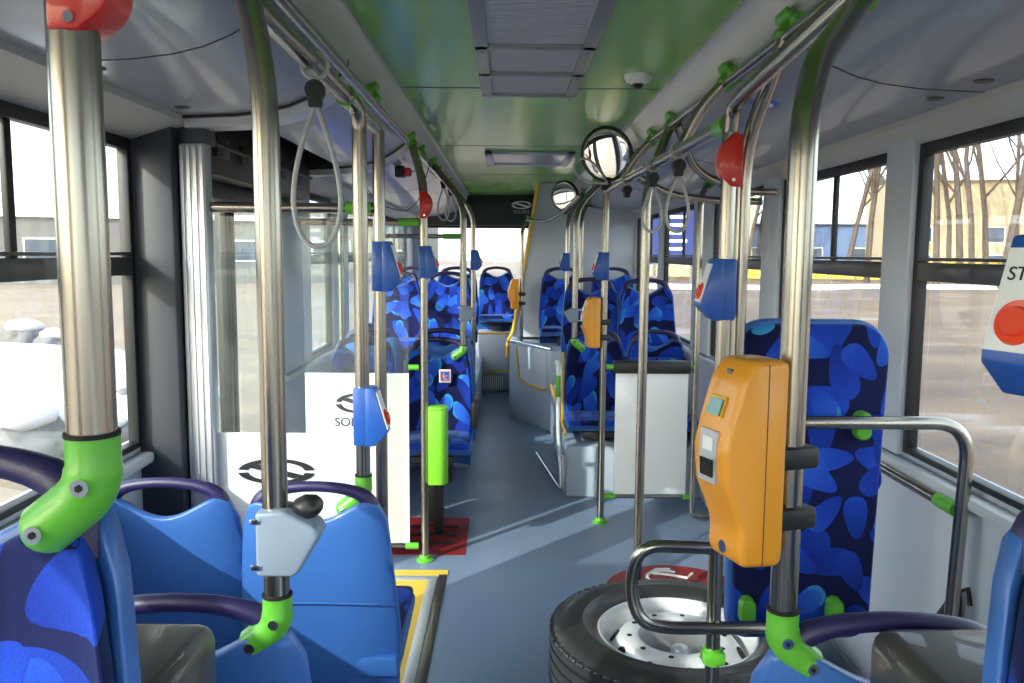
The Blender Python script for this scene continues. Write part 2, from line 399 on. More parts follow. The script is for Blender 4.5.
# lower wall trim: ledge and seam lines
for side, par, segs in ((1, wallr, [(YF, YB)]), (-1, walll, [(YF, 2.55), (4.15, YB)])):
    X = RX if side > 0 else LX
    mb = MB()
    for a, b in segs: mb.box((min(X, X - side * .05), a, ZS - .05), (max(X, X - side * .05), b, ZS - .015), .012)
    mb.build('ledge', 'post', par)
    mb = MB()
    for a, b in segs: mb.box((min(X, X - side * .012), a, 0), (max(X, X - side * .012), b, .09), .003)
    mb.build('skirting', 'podium', par)
nwin = [0]
def window(side, y0, y1, div=None, transom=1.515):
    nwin[0] += 1
    X = LX if side < 0 else RX; s = side
    xa, xb = sorted((X + s * .002, X + s * .018)); xi = sorted((X - s * .012, X + s * .022))
    f = MB(); t = .028
    f.box((xi[0], y0, ZS), (xi[1], y0 + t, ZT), .004); f.box((xi[0], y1 - t, ZS), (xi[1], y1, ZT), .004)
    f.box((xi[0], y0 + t, ZS), (xi[1], y1 - t, ZS + .02), .004); f.box((xi[0], y0 + t, ZT - .035), (xi[1], y1 - t, ZT), .004)
    fr = struct(f, 'window_%d' % nwin[0], 'darkframe')
    if transom:
        q = MB(); q.box((xi[0], y0 + t, transom - .04), (xi[1], y1 - t, transom + .015), .004)
        q.box((xi[0] , y0 + t, transom + .02), (xi[1], y1 - t, transom + .03), .002)
        q.build('transom', 'darkgrey', fr)
        for d in (div or []):
            q = MB(); q.box((xa, d - .014, transom + .01), (xb, d + .014, ZT - .03), .003); q.build('divider', 'darkframe', fr)
    g = MB(); g.box((min(X + s * .008, X + s * .012), y0 + .01, ZS + .005), (max(X + s * .008, X + s * .012), y1 - .01, ZT - .01)); g.build('pane', 'glass', fr)
    return fr
for a, b, d in ((-.6, .85, [.1]), (1.0, 2.53, [1.76]), (2.71, 3.76, [3.21]), (4.0, 5.0, [4.45]), (5.48, 6.57, [5.95]), (6.75, 7.95, [7.3])): window(1, a, b, d)
for a, b, d in ((-.7, .75, [0]), (.9, 2.55, [1.95]), (4.74, 5.36, None), (5.86, 7.4, [6.6]), (7.6, 9.3, [8.5])): window(-1, a, b, d)
# door pillar, header box of the door gear, the two door leaves
p = MB(); p.box((LX - .02, 2.555, 0), (-1.02, 2.69, 1.97), .008)
p.box((-1.02, 2.60, 1.88), (-.93, 2.69, 1.975), .004); struct(p, 'trim_9', 'pillar')
p = MB(); p.box((-1.018, 2.60, 0), (-.935, 2.66, 1.88), .006)
for k in range(4): p.box((-1.012 + k * .02, 2.596, .02), (-1.002 + k * .02, 2.602, 1.87))
struct(p, 'trim_10', 'alu')
p = MB(); p.box((LX - .07, 2.69, 1.80), (-.97, 4.12, 2.03), .01)
p.box((LX, 2.75, 1.74), (-1.05, 4.05, 1.80), .01)
for k in range(5): p.box((-.985, 2.78 + k * .26, 1.86), (-.955, 2.90 + k * .26, 1.93), .006)
p.tube([(-.96, 2.72, 1.90), (-.955, 3.3, 1.895), (-.96, 4.1, 1.905)], .008, 8)
struct(p, 'trim_11', 'black')
for k, (a, b) in enumerate(((2.70, 3.40), (3.42, 4.14))):
    f = MB(); x0, x1 = LX - .03, LX + .02
    f.box((x0, a, .02), (x1, a + .045, 1.80), .01); f.box((x0, b - .045, .02), (x1, b, 1.80), .01)
    f.box((x0, a + .045, .02), (x1, b - .045, .11), .008); f.box((x0, a + .045, 1.74), (x1, b - .045, 1.80), .008)
    d = struct(f, 'door_%d' % (k + 1), 'darkframe')
    g = MB(); g.box((LX - .01, a + .05, .1), (LX - .004, b - .05, 1.75)); g.build('pane', 'glass', d)
# front of the bus behind the camera: wall with windscreen
f = MB(); f.box((LX - .07, YF - .06, -.05), (RX + .07, YF, .8)); f.box((LX - .07, YF - .06, 2.0), (RX + .07, YF, 2.25))
f.box((LX - .07, YF - .06, .8), (LX + .06, YF, 2.0)); f.box((RX - .06, YF - .06, .8), (RX + .07, YF, 2.0)); wf = struct(f, 'wall_front', 'wall')
g = MB(); g.box((LX + .05, YF - .04, .79), (RX - .05, YF - .034, 2.01)); g.build('windscreen', 'glass', wf)
# roof skin above everything so no sky leaks in
f = MB(); f.box((LX - .1, YF - .06, 2.26), (RX + .1, YB + .1, 2.32)); f.box((LX - .1, YF, 2.02), (LX - .07, YB, 2.27)); f.box((RX + .07, YF, 2.02), (RX + .1, YB, 2.27)); struct(f, 'trim_12', 'header')
# back wall with rear window and the black board above it
f = MB(); f.box((LX - .07, YB, -.05), (RX + .07, YB + .08, .97)); f.box((LX - .07, YB, 1.87), (RX + .07, YB + .08, 2.3))
f.box((LX - .07, YB, .97), (-1.05, YB + .08, 1.87)); f.box((.42, YB, .97), (RX + .07, YB + .08, 1.87)); wb = struct(f, 'wall_back', 'wall')
f = MB(); f.box((-1.05, YB - .01, .97), (.42, YB + .05, 1.0), .004); f.box((-1.05, YB - .01, 1.84), (.42, YB + .05, 1.87), .004)
f.box((-1.05, YB - .01, .97), (-1.02, YB + .05, 1.87), .004); w = struct(f, 'window_%d' % (nwin[0] + 1), 'darkframe')
g = MB(); g.box((-1.04, YB + .02, .98), (.42, YB + .026, 1.86)); g.build('pane', 'glass', w)

def logo(mb, cx, cz, w, h, y, th=.003, n=40):
    # oval ring with a broad diagonal band across it
    def ring(a0, a1, ro, ri):
        o = []; i_ = []
        for k in range(n + 1):
            a = a0 + (a1 - a0) * k / n
            o.append((cx + math.cos(a) * w * ro, cz + math.sin(a) * h * ro)); i_.append((cx + math.cos(a) * w * ri, cz + math.sin(a) * h * ri))
        vs = [(p[0], y, p[1]) for p in o + i_] + [(p[0], y - th, p[1]) for p in o + i_]; m = n + 1; fs = []
        for k in range(n):
            fs += [(k, k + 1, m + k + 1, m + k), (2 * m + k, 3 * m + k, 3 * m + k + 1, 2 * m + k + 1), (k, 2 * m + k, 2 * m + k + 1, k + 1), (m + k, m + k + 1, 3 * m + k + 1, 3 * m + k)]
        mb.add(vs, fs)
    ring(.12, 3.0, 1, .74); ring(.12 + PI, 3.0 + PI, 1, .74)
    mb.prism([(cx - w * .74, cz + h * .32), (cx - w * .45, cz + h * .55), (cx + w * .74, cz - h * .32), (cx + w * .45, cz - h * .55)], y - th, y)

bd = thing('rear_board', 'black board with white oval emblem above the rear window', 'board', (0, 9.55, 2.05))
f = MB(); f.box((-.98, 0, -.19), (.34, .06, .16), .006); f.build('board', 'black', bd)
f = MB(); logo(f, .155, .045, .115, .045, -.001); f.build('emblem', 'white', bd)
put_text('lettering', 'SOLARIS', .05, 'lens', Matrix.Translation((.155, -.002, -.035)) @ RX90, bd)

# floor markings and the door step ---------------------------------------------------------
t = thing('boarding_ramp', 'yellow ramp plate with metal edge set in the floor by the door', 'ramp', (-.72, 3.35, 0))
f = MB(); f.box((-.43, -.52, 0), (.35, .43, .004)); f.build('yellow_plate', 'yelmat', t)
f = MB(); f.box((.35, -.52, 0), (.395, .43, .008), .002); f.box((-.43, .43, 0), (.395, .465, .008), .002)
f.box((-.43, -.56, 0), (.395, -.52, .008), .002); f.build('metal_edge', 'alu', t)
f = MB(); f.box((.398, -.58, 0), (.435, .50, .006), .001); f.build('rubber_strip', 'darkgrey', t)
f = MB(); f.box((-.43, .50, 0), (.44, .56, .004)); f.build('warning_strip', 'yelmat', t)
f = MB(); f.box((-.06, -.2, .004), (.20, .24, .0055)); f.build('red_sign', 'redmat', t)
t = tag(MB().box((-.62, 4.12, 0), (-.21, 4.72, .003)).build('floor_mat', 'redmat'), 'dark red square floor marking under the green litter bin', 'floor marking')
f = MB()
for yy in (4.28, 4.40, 4.54): f.tube([(-.58, yy, .003), (-.42, yy + .02, .003), (-.27, yy, .003)], .012, 6)
f.build('seat_symbol', 'ink', t)
t = thing('wheelchair_floor_sign', 'dark red round floor sign with white wheelchair outline behind the spare wheel', 'floor sign', (.79, 3.66, 0))
f = MB(); f.disc((0, 0, 0), (0, 0, 1), .33, .003, 48); f.build('red_disc', 'redmat', t)
f = MB(); f.tube([(.09 * math.cos(a * .3) - .02, .09 * math.sin(a * .3) + .16, .004) for a in range(3, 20)], .008, 6)
f.tube([(.02, .27, .004), (-.05, .27, .004), (-.09, .22, .004), (.0, .2, .004), (.08, .16, .004), (.12, .22, .004)], .008, 6); f.build('symbol', 'white', t)

# podiums and engine housing ---------------------------------------------------------
def tb(name, mb, m, label, cat, group=None): return tag(mb.build(name, m), label, cat, group)
t = thing('wheel_arch_box', 'grey raised seat platform over the rear wheel on the left of the aisle', 'platform', (0, 0, 0))
f = MB(); f.prism([(5.85, 0), (YB, 0), (YB, .40), (5.95, .40), (5.85, .36)], LX, -.27, 'X', .01); f.build('platform_body', 'podium', t)
t = thing('wheel_arch_box', 'grey raised seat platform over the rear wheel on the right of the aisle', 'platform', (0, 0, 0))
f = MB(); f.box((.38, 5.15, 0), (RX, 5.62, .33), .012); f.box((.38, 5.62, 0), (RX, 7.1, .42), .012); f.build('platform_body', 'podium', t)
f = MB(); f.box((.372, 5.62, .41), (.392, 7.1, .43), .003); f.build('yellow_edge', 'yelpaint', t)
t = thing('engine_housing', 'tall grey engine tower with yellow slanted edge at the back right', 'housing', (0, 0, 0))
f = MB(); f.prism([(.30, ZC - .005), (.06, .74), (RX - .001, .74), (RX - .001, 1.95), (1.15, 1.955), (.72, 2.0), (.66, ZC - .005)], 8.0, YB - .002); f.build('tower', 'wall', t)
f = MB(); f.tube(fillet([(.29, 7.99, 2.2), (.055, 7.99, .78), (-.0, 7.95, .70), (.0, 7.9, .55)], .08), .016, 8); f.build('yellow_edge', 'yelpaint', t)
f = MB(); f.prism([(.03, 7.74), (.38, 7.1), (RX - .001, 7.1), (RX - .001, YB - .002), (.03, YB - .002)], 0, .71, 'Z', .01); f.build('lower_housing', 'podium', t)
f = MB()
nd = Vector((.35, -.64, 0)).normalized(); nn = Vector((-.64, -.35, 0)).normalized()
def fp(s, z, o=.004): q = Vector((.03, 7.74, z)) + nd * s + nn * o; return q
hp = [(.14, .69), (.20, .40), (.36, .36), (.66, .36), (.66, .69)]
vs = [fp(s, z, .001) for s, z in hp] + [fp(s, z, .006) for s, z in hp]
f.add(vs, [(5, 6, 7, 8, 9)] + [(i, (i + 1) % 5, 5 + (i + 1) % 5, 5 + i) for i in range(5)]); f.build('hatch', 'wall', t)
f = MB(); f.tube([fp(s, z, .008) for s, z in hp[:4]], .012, 8); f.build('hatch_trim', 'yelpaint', t)
f = MB(); f.tube(fillet([(.03, 7.72, .725), (.2, 7.42, .73), (.38, 7.09, .725)], .05), .013, 8); f.build('edge_rail', 'steel', t)
t = thing('rear_seat_base', 'grey box with yellow trims and a vent grille under the rear centre seat', 'platform', (0, 0, 0))
f = MB(); f.box((-.33, 9.15, 0), (.03, YB, .67), .01); f.build('body', 'podium', t)
f = MB(); f.box((-.30, 9.142, .25), (.01, 9.152, .65), .006); f.build('front_panel', 'wall', t)
f = MB(); f.box((-.33, 9.138, .655), (.03, 9.155, .672), .003); f.build('yellow_edge', 'yelpaint', t); f = MB(); f.box((-.33, 9.138, .225), (.03, 9.155, .245), .003); f.build('yellow_edge', 'yelpaint', t)
f = MB(); f.box((-.32, 9.142, .02), (-.03, 9.15, .2))
f.cur = 1
for k in range(12): f.box((-.31 + k * .0235, 9.136, .03), (-.298 + k * .0235, 9.146, .19))
f.build('grille', ['darkgrey', 'alu'], t)

# ================================================================= SEATS
def back_grid(hw, zb, ztop, off0, off1, N=20, Mz=14, dip=.03, sh=.075, wrap=.05, zrel=0):
    """closed curved pad: returns MB; surface y from off0 (front, -Y) to off1"""
    vs = []; fs = []; W = N + 1
    def surf(i, j, off, inset=0):
        s = -1 + 2 * i / N; t = j / Mz; a = abs(s)
        d = 0 if a < .72 else sh * (1 - math.sqrt(max(0, 1 - ((a - .72) / .28) ** 2)))
        zt = ztop - dip * max(0, math.cos(a * PI / 1.5)) ** 1.5 - d
        z = zb + (zt - zb) * t
        w = hw * (.93 + .07 * math.sin(min(1, t * 1.6) * PI / 2)) * (1 - .13 * max(0, t - .45) / .55)
        x = s * w; y = (z - .40) * .17 - wrap * a ** 3 * (1 - .3 * t) + off + .02 * math.sin(t * PI) 
        return (x, y, z)
    for off in (off0, off1):
        for j in range(Mz + 1):
            for i in range(W): vs.append(surf(i, j, off))
    B = W * (Mz + 1)
    for j in range(Mz):
        for i in range(N):
            a = j * W + i
            fs.append((a, a + 1, a + W + 1, a + W)); fs.append((B + a, B + a + W, B + a + W + 1, B + a + 1))
    for i in range(N):
        fs.append((i, B + i, B + i + 1, i + 1)); a = Mz * W + i; fs.append((a, a + 1, B + a + 1, B + a))
    for j in range(Mz):
        a = j * W; fs.append((a, a + W, B + a + W, B + a)); a = j * W + N; fs.append((a, B + a, B + a + W, a + W))
    bm = bmesh.new(); V = [bm.verts.new(v) for v in vs]
    for q in fs: bm.faces.new([V[k] for k in q])
    bmesh.ops.recalc_face_normals(bm, faces=bm.faces[:])
    sharp = [e for e in bm.edges if e.calc_face_angle(0) > 1.0]
    bmesh.ops.bevel(bm, geom=sharp, offset=min(.008, abs(off1 - off0) * .42), segments=3, affect='EDGES', profile=.5)
    mb = MB(); mb.bm_add(bm); return mb
def make_seat(label, loc, rz, group=None, legs='pedestal', h=.3):
    t = thing('bus_seat', label, 'seat', loc, rz, group)
    back_grid(.222, .26, .888, 0, .03, dip=.055, sh=.062).build('backrest_shell', 'shell', t, 50)
    back_grid(.207, .40, .872, -.020, .004, dip=.052, sh=.062).build('backrest_fabric', 'fabric', t, 50)
    # embossed seams on the back of the shell
    f = MB()
    f.tube([(x, .047 + (.60 - .4) * .17 + .02 - .05 * abs(x / .222) ** 3 * .8, .60 + .01 * math.cos(x * 8)) for x in [(-.17 + .017 * k) for k in range(21)]], .0022, 6)
    f.build('shell_seam', 'shell', t)
    f = MB()
    bm = bmesh.new(); bmesh.ops.create_cube(bm, size=1)
    for v in bm.verts:
        v.co = Vector((v.co.x * (.42 if v.co.y < 0 else .40), -.205 + v.co.y * .43, .425 + v.co.z * .05 + (-.012 if v.co.y > 0 else 0)))
    bmesh.ops.bevel(bm, geom=bm.edges[:], offset=.022, segments=3, affect='EDGES', profile=.6); f.bm_add(bm)
    f.build('cushion', 'fabric', t, 50)
    f = MB(); f.prism([(-.425, .42), (-.40, .385), (-.1, .355), (.03, .36), (.045, .43), (-.02, .42)], -.215, .215, 'X', .01); f.build('seat_pan', 'shell', t)
    # arched grab handle between the shoulders
    f = MB(); pts = []; rr = []
    for k in range(25):
        a = PI * k / 24; x = -.165 * math.cos(a) + .012 * math.cos(a) ** 5; z = .835 + .091 * math.sin(a) ** .62
        pts.append((x, .066 + .014 * math.sin(a), z)); rr.append(.0145 + .009 * abs(math.cos(a)) ** 3)
    f.tube(pts, .0145, 14, rr=rr)
    f.build('grab_handle', 'navy', t, 50)
    f = MB()
    if legs == 'pedestal':
        f.box((-.05, -.25, .0), (.05, -.1, .36), .01); f.box((-.12, -.33, .33), (.12, -.02, .365), .008)
    f.build('seat_base', 'darkgrey', t)
    return t
S0 = make_seat('blue patterned seat facing the camera in the bottom left corner, beside the thickest pole', (-.548, .69, .43), 0)
def seat(label, x, y, dz, away=False, rz=0, sc=1.0, short=False):
    t = dup(S0, (x, y, dz), (PI if away else 0) + rz, label); t.scale = (1, 1, sc)
    if short:
        for c in t.children:
            if c.name.startswith('seat_base'): c.scale = (1, 1, .25); c.location = (0, 0, .274)
    return t
seat('blue shell seat seen from behind, its handle clamped by the left pole with grey housing', -.515, 1.33, .075, True)
seat('blue shell window seat seen from behind, left of the one before the emblem screen', -.925, 2.27, 0, True)
seat('blue shell aisle seat seen from behind, in front of the white emblem screen', -.515, 2.24, 0, True)
seat('blue shell seat seen from behind under the large amber ticket validator', .565, 1.23, .095, True)
seat('blue patterned seat facing the camera in the bottom right corner under the STOP box', .725, .80, .375)
seatL1 = seat('blue patterned seat facing the camera behind the lime green bin', -.415, 4.9, 0, sc=1.11)
seat('blue patterned window seat behind the clear door screen', -.87, 4.9, 0, sc=1.11)
seat('blue seat turned away directly behind the one beside the lime bin', -.415, 5.36, 0, True, sc=1.14)
seat('blue window seat turned away behind the clear door screen', -.87, 5.36, 0, True, sc=1.14)
seat('blue patterned aisle seat on the left platform, first row behind the lime bin', -.50, 6.9, .36, sc=1.1)
seat('blue patterned window seat on the left platform, first row', -.92, 6.9, .36, sc=1.1)
seat('blue patterned aisle seat on the left platform, second row back', -.50, 8.2, .38, sc=1.1)
seat('blue patterned window seat on the left platform, second row back', -.92, 8.2, .38, sc=1.1)
seat('blue patterned seat in the middle of the rear row under the rear window', -.125, 9.6, .36, sc=1.1, short=True)
seatR1 = seat('low blue patterned seat facing the camera right of the aisle behind the validator pole', .605, 5.58, .0, sc=1.1)
seat('low blue patterned window seat mostly hidden behind the white partition', 1.02, 5.58, .0, sc=1.1)
seat('upper blue patterned aisle seat directly behind the low right one', .615, 6.05, .36, sc=1.08)
seat('upper blue patterned window seat above the white partition', 1.02, 6.0, .36, sc=1.08)
seat('blue patterned aisle seat against the grey engine tower', .515, 7.75, .39, sc=1.1, short=True)
seat('blue patterned window seat against the grey engine tower', .99, 7.75, .39, sc=1.1, short=True)
# extras on the two priority seats
a = MB(); a.box((.215, -.30, .50), (.25, .04, .64), .012); q = a.build('armrest', 'black', seatL1)
a = MB(); a.box((.04, -.0, .70), (.11, .004, .77), .003); a.cur = 1; a.box((.045, -.003, .705), (.105, .0, .765), .0); a.cur = 2; a.box((.051, -.005, .711), (.099, -.003, .759)); a.cur = 1; a.tube([(.07, -.006, .75), (.066, -.006, .735), (.07, -.006, .722), (.09, -.006, .716)], .004, 6); a.tube([(.068, -.006, .733), (.09, -.006, .737)], .003, 6)
q = a.build('priority_sticker', ['white', 'osticker', 'sticker'], seatL1); q.location = (-.03, -.003, -.0)
a = MB(); a.prism([(-.42, .36), (.02, .355), (.02, .375), (-.42, .38)], -.235, -.22, 'X', .003); a.box((-.232, -.01, .36), (-.215, .02, .80), .004); a.build('yellow_edge', 'yelpaint', seatR1)

# ================================================================= POLES
def screw(mb, c, n, r=.008): mb.disc(c, n, r, .004, 14)
def clamp_part(parent, top, end, r=.0245, name='seat_clamp'):
    """green elbow: sleeve on the pole that bends down to the seat handle; local coordinates"""
    top, end = Vector(top), Vector(end)
    mid = Vector((top.x, top.y, end.z + abs(end.x - top.x) * .8))
    pts = fillet([top, mid, end + (end - mid) * .12], .05, 10)
    mb = MB(); mb.tube(pts, r, 18, rr=[r * (.94 if k < 2 else 1.0) for k in range(len(pts))])
    # rounded end
    bm = bmesh.new(); bmesh.ops.create_uvsphere(bm, u_segments=16, v_segments=10, radius=r * .99); bm.transform(Matrix.Translation(end)); mb.bm_add(bm)
    o = mb.build(name, 'green', parent, 50)
    for q in (Vector((mid.x, mid.y - r * .97, mid.z + .008)), Vector((end.x, end.y - r * .97, end.z))):
        sc = MB(); screw(sc, q, (0, -1, 0)); sc.cur = 1; sc.disc(q + Vector((0, -.0042, 0)), (0, -1, 0), .0035, .0008, 6); sc.build('screw', ['steel', 'hole'], o)
    co = MB(); co.tube([top, top + Vector((0, 0, .004))], r * .96, 18); co.build('rubber_collar', 'hole', o)
    return o
def bracket_part(parent, p, side, name='ceiling_bracket', L=.09):
    p = Vector(p); mb = MB(); s = side
    mb.tube([p + Vector((-s * .012, -.004, -.018)), p + Vector((s * .012, .004, .014))], .027, 14)
    mb.prism([(p.x - s * .022, p.z + .03), (p.x + s * .035, p.z - .012), (p.x + s * .035, p.z + .012), (p.x - s * .022, p.z + .05)], p.y - L / 2, p.y + L / 2, 'Y', .005)
    for k in (-1, 1): mb.tube([p + Vector((0, k * L * .48, .012)), p + Vector((0, k * (L * .48 + .04), .012))], .014, 10)
    return mb.build(name, 'green', parent, 45)
def pole(label, x, y, z0, z1, br=None, side=-1, r=.0195, clamp=None, foot=None, cat='pole', name='handrail_pole', via=None, lean=0.0):
    t = thing(name, label, cat, (x, y, z0))
    pts = [(0, 0, 0), (0, 0, z1 - z0)]
    if via: pts += [(v[0] - x, v[1] - y, v[2] - z0) for v in via]
    if br: pts.append((br[0] - x, br[1] - y, br[2] - z0))
    if lean: pts[0] = (lean, 0, 0)
    f = MB(); f.tube(fillet(pts, .11, 10), r, 20); f.build('tube', 'chrome', t, 50)
    if br: bracket_part(t, (br[0] - x, br[1] - y, br[2] - z0), side)
    if clamp: clamp_part(t, (0, 0, .015), (clamp[0], 0, clamp[1]))
    if foot:
        q = MB(); q.lathe([(0, 0), (.045, 0), (.045, .006), (.03, .014), (.026, .03), (.0, .03)], n=20); q.build('foot_clamp', 'green', t)
    return t
BL = lambda y: (-.475, y, 2.085); BR = lambda y: (.675, y, 2.085)
PL1 = pole('thick steel pole nearest the camera at far left, rising from the corner seat', -.366, .72, 1.372, 1.96, (-.46, .80, 2.09), -1, r=.021, clamp=(-.042, -.067))
PL2 = pole('steel pole with grey housing, second from the left, bent outward at the top', -.358, 1.25, .998, 1.83, (-.44, 1.30, 2.09), -1, clamp=(-.038, -.06))
PL3 = pole('steel pole with a blue stop box low down, rising from the emblem screen seat', -.388, 2.2, .93, 1.92, None, -1, clamp=(-.052, -.075), via=[(-.403, 2.08, 1.937)])
PL4 = pole('steel floor pole right beside the low blue stop box on the left', at(380, 300, 2.64).x, 2.64, 0, 1.93, None)
PL5 = pole('steel pole holding the lime green bin left of the aisle', -.408, 4.05, 0, 1.88, BL(4.12), foot=True)
PL6 = pole('steel pole with small grey housing rising from the seat behind the lime bin', -.262, 4.93, .98, 1.84, (-.46, 5.15, 2.085), clamp=(-.05, -.05))
PL7 = pole('steel pole with small blue stop box left of the aisle, just behind its twin', -.27, 6.55, .45, 1.86, (-.46, 6.6, 2.085))
PL8 = pole('steel upright of the clear door screen, behind the door bar', at(345, 300, 5.1).x - .02, 5.1, 0, 1.9, None)
PR1 = pole('long steel pole holding the large amber validator at right front', .403, 1.15, 1.022, 1.79, (.61, 1.46, 2.0), 1, r=.0195, clamp=(.038, -.062))
PR2 = pole('steel floor pole between the large validator and the spare wheel', .563, 2.14, 0, 1.90, None)
PR3 = pole('steel pole carrying the wheelchair backrest, bent outward at the top', .618, 2.20, .75, 1.83, BR(2.06), 1)
PR5 = pole('steel floor pole rising behind the left side of the spare wheel', .566, 3.42, 0, 1.83, BR(3.5), 1)
PR6 = pole('steel floor pole with small validator at the right side of the aisle', .547, 4.66, 0, 1.95, None, foot=True)
PR7 = pole('steel upright at the wall end of the white partition', 1.075, 4.66, .12, 1.88, (1.14, 4.75, 1.95), 1, r=.017)
PR8 = pole('steel pole with small grey housing rising from the low right seat', at(575, 300, 5.5).x, 5.5, .97, 1.84, BR(5.7), 1, clamp=(.05, -.05))
PR9 = pole('steel pole with small blue stop box in front of the engine tower', at(567, 280, 7.2).x, 7.2, .45, 1.86, BR(7.5), 1)
PR10 = pole('slim steel pole just right of the one with grey housing by the low right seat', at(584, 300, 6.0).x, 6.3, .45, 1.84, BR(6.5), 1, r=.017)
PR11 = pole('steel pole beside the bottom right seat that carries the STOP box', .545, .80, 1.42, 1.9, (.62, .88, 2.09), 1, clamp=(.05, -.075))
PR12 = pole('steel pole at the yellow edge of the engine tower', .135, 7.80, .71, 1.78, (.2, 7.9, 1.86), 1, r=.017)
# tube socket at the bottom of the partition wall upright
f = MB(); f.tube(fillet([(0, 0, .0), (0, 0, -.08), (.12, 0, -.08)], .06), .017, 14); f.build('lower_bend', 'chrome', PR7)

def rail(label, pts, r=.0185, fil=.08, ends=None, cat='handrail', name='ceiling_handrail', joints=None, m='chrome'):
    o = Vector(pts[0]); t = thing(name, label, cat, o)
    P = fillet([Vector(p) - o for p in pts], fil, 8) if len(pts) > 2 else [Vector(p) - o for p in pts]
    f = MB(); f.tube(P, r, 18); f.build('tube', m, t, 50)
    for a, b in (ends or []):
        g = MB(); g.tube([Vector(a) - o, Vector(b) - o], r * 1.22, 16); g.build('end_sleeve', 'green', t)
    return t
rail('thick steel rail along the left ceiling that holds the large hand strap', [(-.42, 1.25, 1.955), (-.405, 2.14, 1.935)], .021, ends=[((-.405, 2.10, 1.936), (-.403, 2.19, 1.935))])
rail('short lower steel rail ending at the pole beside the door screen', [(-.403, 2.24, 1.932), (-.41, 2.64, 1.93)], .017)
rail('thin steel rail running above the thick one on the left ceiling', [(-.468, 1.35, 2.065), (-.468, 3.9, 2.065)], .015)
rail('steel rail along the left ceiling over the rear seats', [(-.468, 4.15, 2.065), (-.468, 8.6, 2.065)], .015)
rail('steel rail along the right ceiling over the aisle with two hand straps', [(.565, 2.18, 1.885), (.547, 4.64, 1.90)], .019, ends=[((.565, 2.17, 1.885), (.565, 2.26, 1.885))])
rail('steel rail running from the backrest pole up toward the camera', [(.563, 2.14, 1.86), (.563, 2.12, 1.92), (.562, 2.0, 1.935), (.585, 1.40, 2.0)], .0195)
rail('arched steel tube between right ceiling and rail, nearer the camera', [(.675, 2.62, 2.085), (.60, 2.66, 2.0), (.556, 2.68, 1.90)], .0185, .09)
rail('arched steel tube between right ceiling and rail, nearer the mirror', [(.675, 3.95, 2.085), (.60, 3.98, 2.0), (.551, 4.0, 1.91)], .0185, .09)
rail('thin rail along the right ceiling edge above the straps', [(.668, 1.5, 2.075), (.668, 7.2, 2.075)], .014)
rail('curved steel rail from the engine tower to the right ceiling', [(.19, 7.86, 1.86), (.35, 7.75, 1.84), (.47, 7.45, 1.90), (.56, 6.5, 2.0)], .015, ends=[((.19, 7.88, 1.86), (.24, 7.84, 1.855))])
rail('curved steel tube crossing from the right rail toward the windows', [(.552, 3.7, 1.90), (.72, 3.8, 1.82), (1.0, 3.95, 1.80), (1.2, 3.95, 1.80)], .017, .14)
rail('second curved steel tube toward the right windows, above its twin', [(.67, 3.35, 2.06), (.80, 3.6, 1.90), (1.05, 3.75, 1.83), (1.2, 3.75, 1.83)], .017, .12)
rail('horizontal steel bar across the top of the near door screen', [(-.955, 2.64, 1.687), (-.42, 2.64, 1.687)], .0165, ends=[((-.51, 2.64, 1.687), (-.43, 2.64, 1.687))], name='screen_handrail')
rail('horizontal steel bar across the top of the far door screen', [(-1.0, 4.05, 1.695), (-.41, 4.05, 1.695)], .0165, ends=[((-.53, 4.05, 1.695), (-.43, 4.05, 1.695))], name='screen_handrail')
rail('horizontal steel bar above the seats behind the lime bin', [(-.75, 4.93, 1.645), (-.27, 4.93, 1.645)], .013, ends=[((-.38, 4.93, 1.645), (-.28, 4.93, 1.645))], name='screen_handrail')
for k, y in enumerate((2.95, 4.6, 5.7, 7.3)):
    o = bpy.data.objects.new('ceiling_bracket', None); COL.objects.link(o); o.location = BL(y); tag(o, ['green bracket on the left ceiling edge above the door bay', 'green bracket on the left ceiling edge just behind the lime bin pole', 'green bracket on the left ceiling edge between the two rear left poles', 'rearmost green bracket on the left ceiling edge'][k], 'bracket')
    bracket_part(o, (0, 0, 0), -1, 'clamp')
for k, y in enumerate((2.62, 3.95)):
    o = bpy.data.objects.new('ceiling_bracket', None); COL.objects.link(o); o.location = BR(y); tag(o, ['green bracket at the top of the arched tube nearer the camera', 'green bracket at the top of the arched tube nearer the mirror'][k], 'bracket')
    bracket_part(o, (0, 0, 0), 1, 'clamp')

# right hand side guards around the wheelchair bay
t = rail('looped steel guard rail in front of the spare wheel', [at(712, 548, 2.12), at(638, 545, 2.12), at(630, 590, 2.14), at(640, 622, 2.12), at(668, 628, 2.12), at(720, 628, 2.12), at(858, 626, 2.12)], .0175, .07, name='guard_rail')
t = rail('rounded steel frame standing over the wheelchair backrest', [(.58, 2.10, at(850, 423, 2.1).z), (1.20, 2.10, at(940, 423, 2.1).z), (1.165, 2.10, .02)], .0175, .10, name='guard_rail')
f = MB(); f.tube([(0, 0, .445), (0, 0, .49)], .025, 14); f.box((-.03, -.028, .45), (.03, .02, .485), .006); f.build('pole_clamp', 'green', PR2)
t = rail('steel rail fixed along the right wall below the window', [(1.245, 3.35, .88), (1.195, 3.32, .88), (1.195, 2.13, .88)], .0165, .05, ends=[((1.195, 2.22, .88), (1.195, 2.125, .88))], name='wall_handrail')
t = rail('steel tube with green grips beside the low right seat', [(.34, 5.62, .80), (.335, 5.45, .84), (.335, 5.33, .80), (.335, 5.28, .40), (.36, 5.2, .05)], .013, .06, ends=[((.335, 5.47, .80), (.335, 5.36, .80)), ((.336, 5.32, .76), (.335, 5.31, .62))], name='seat_grab_rail', m='white')
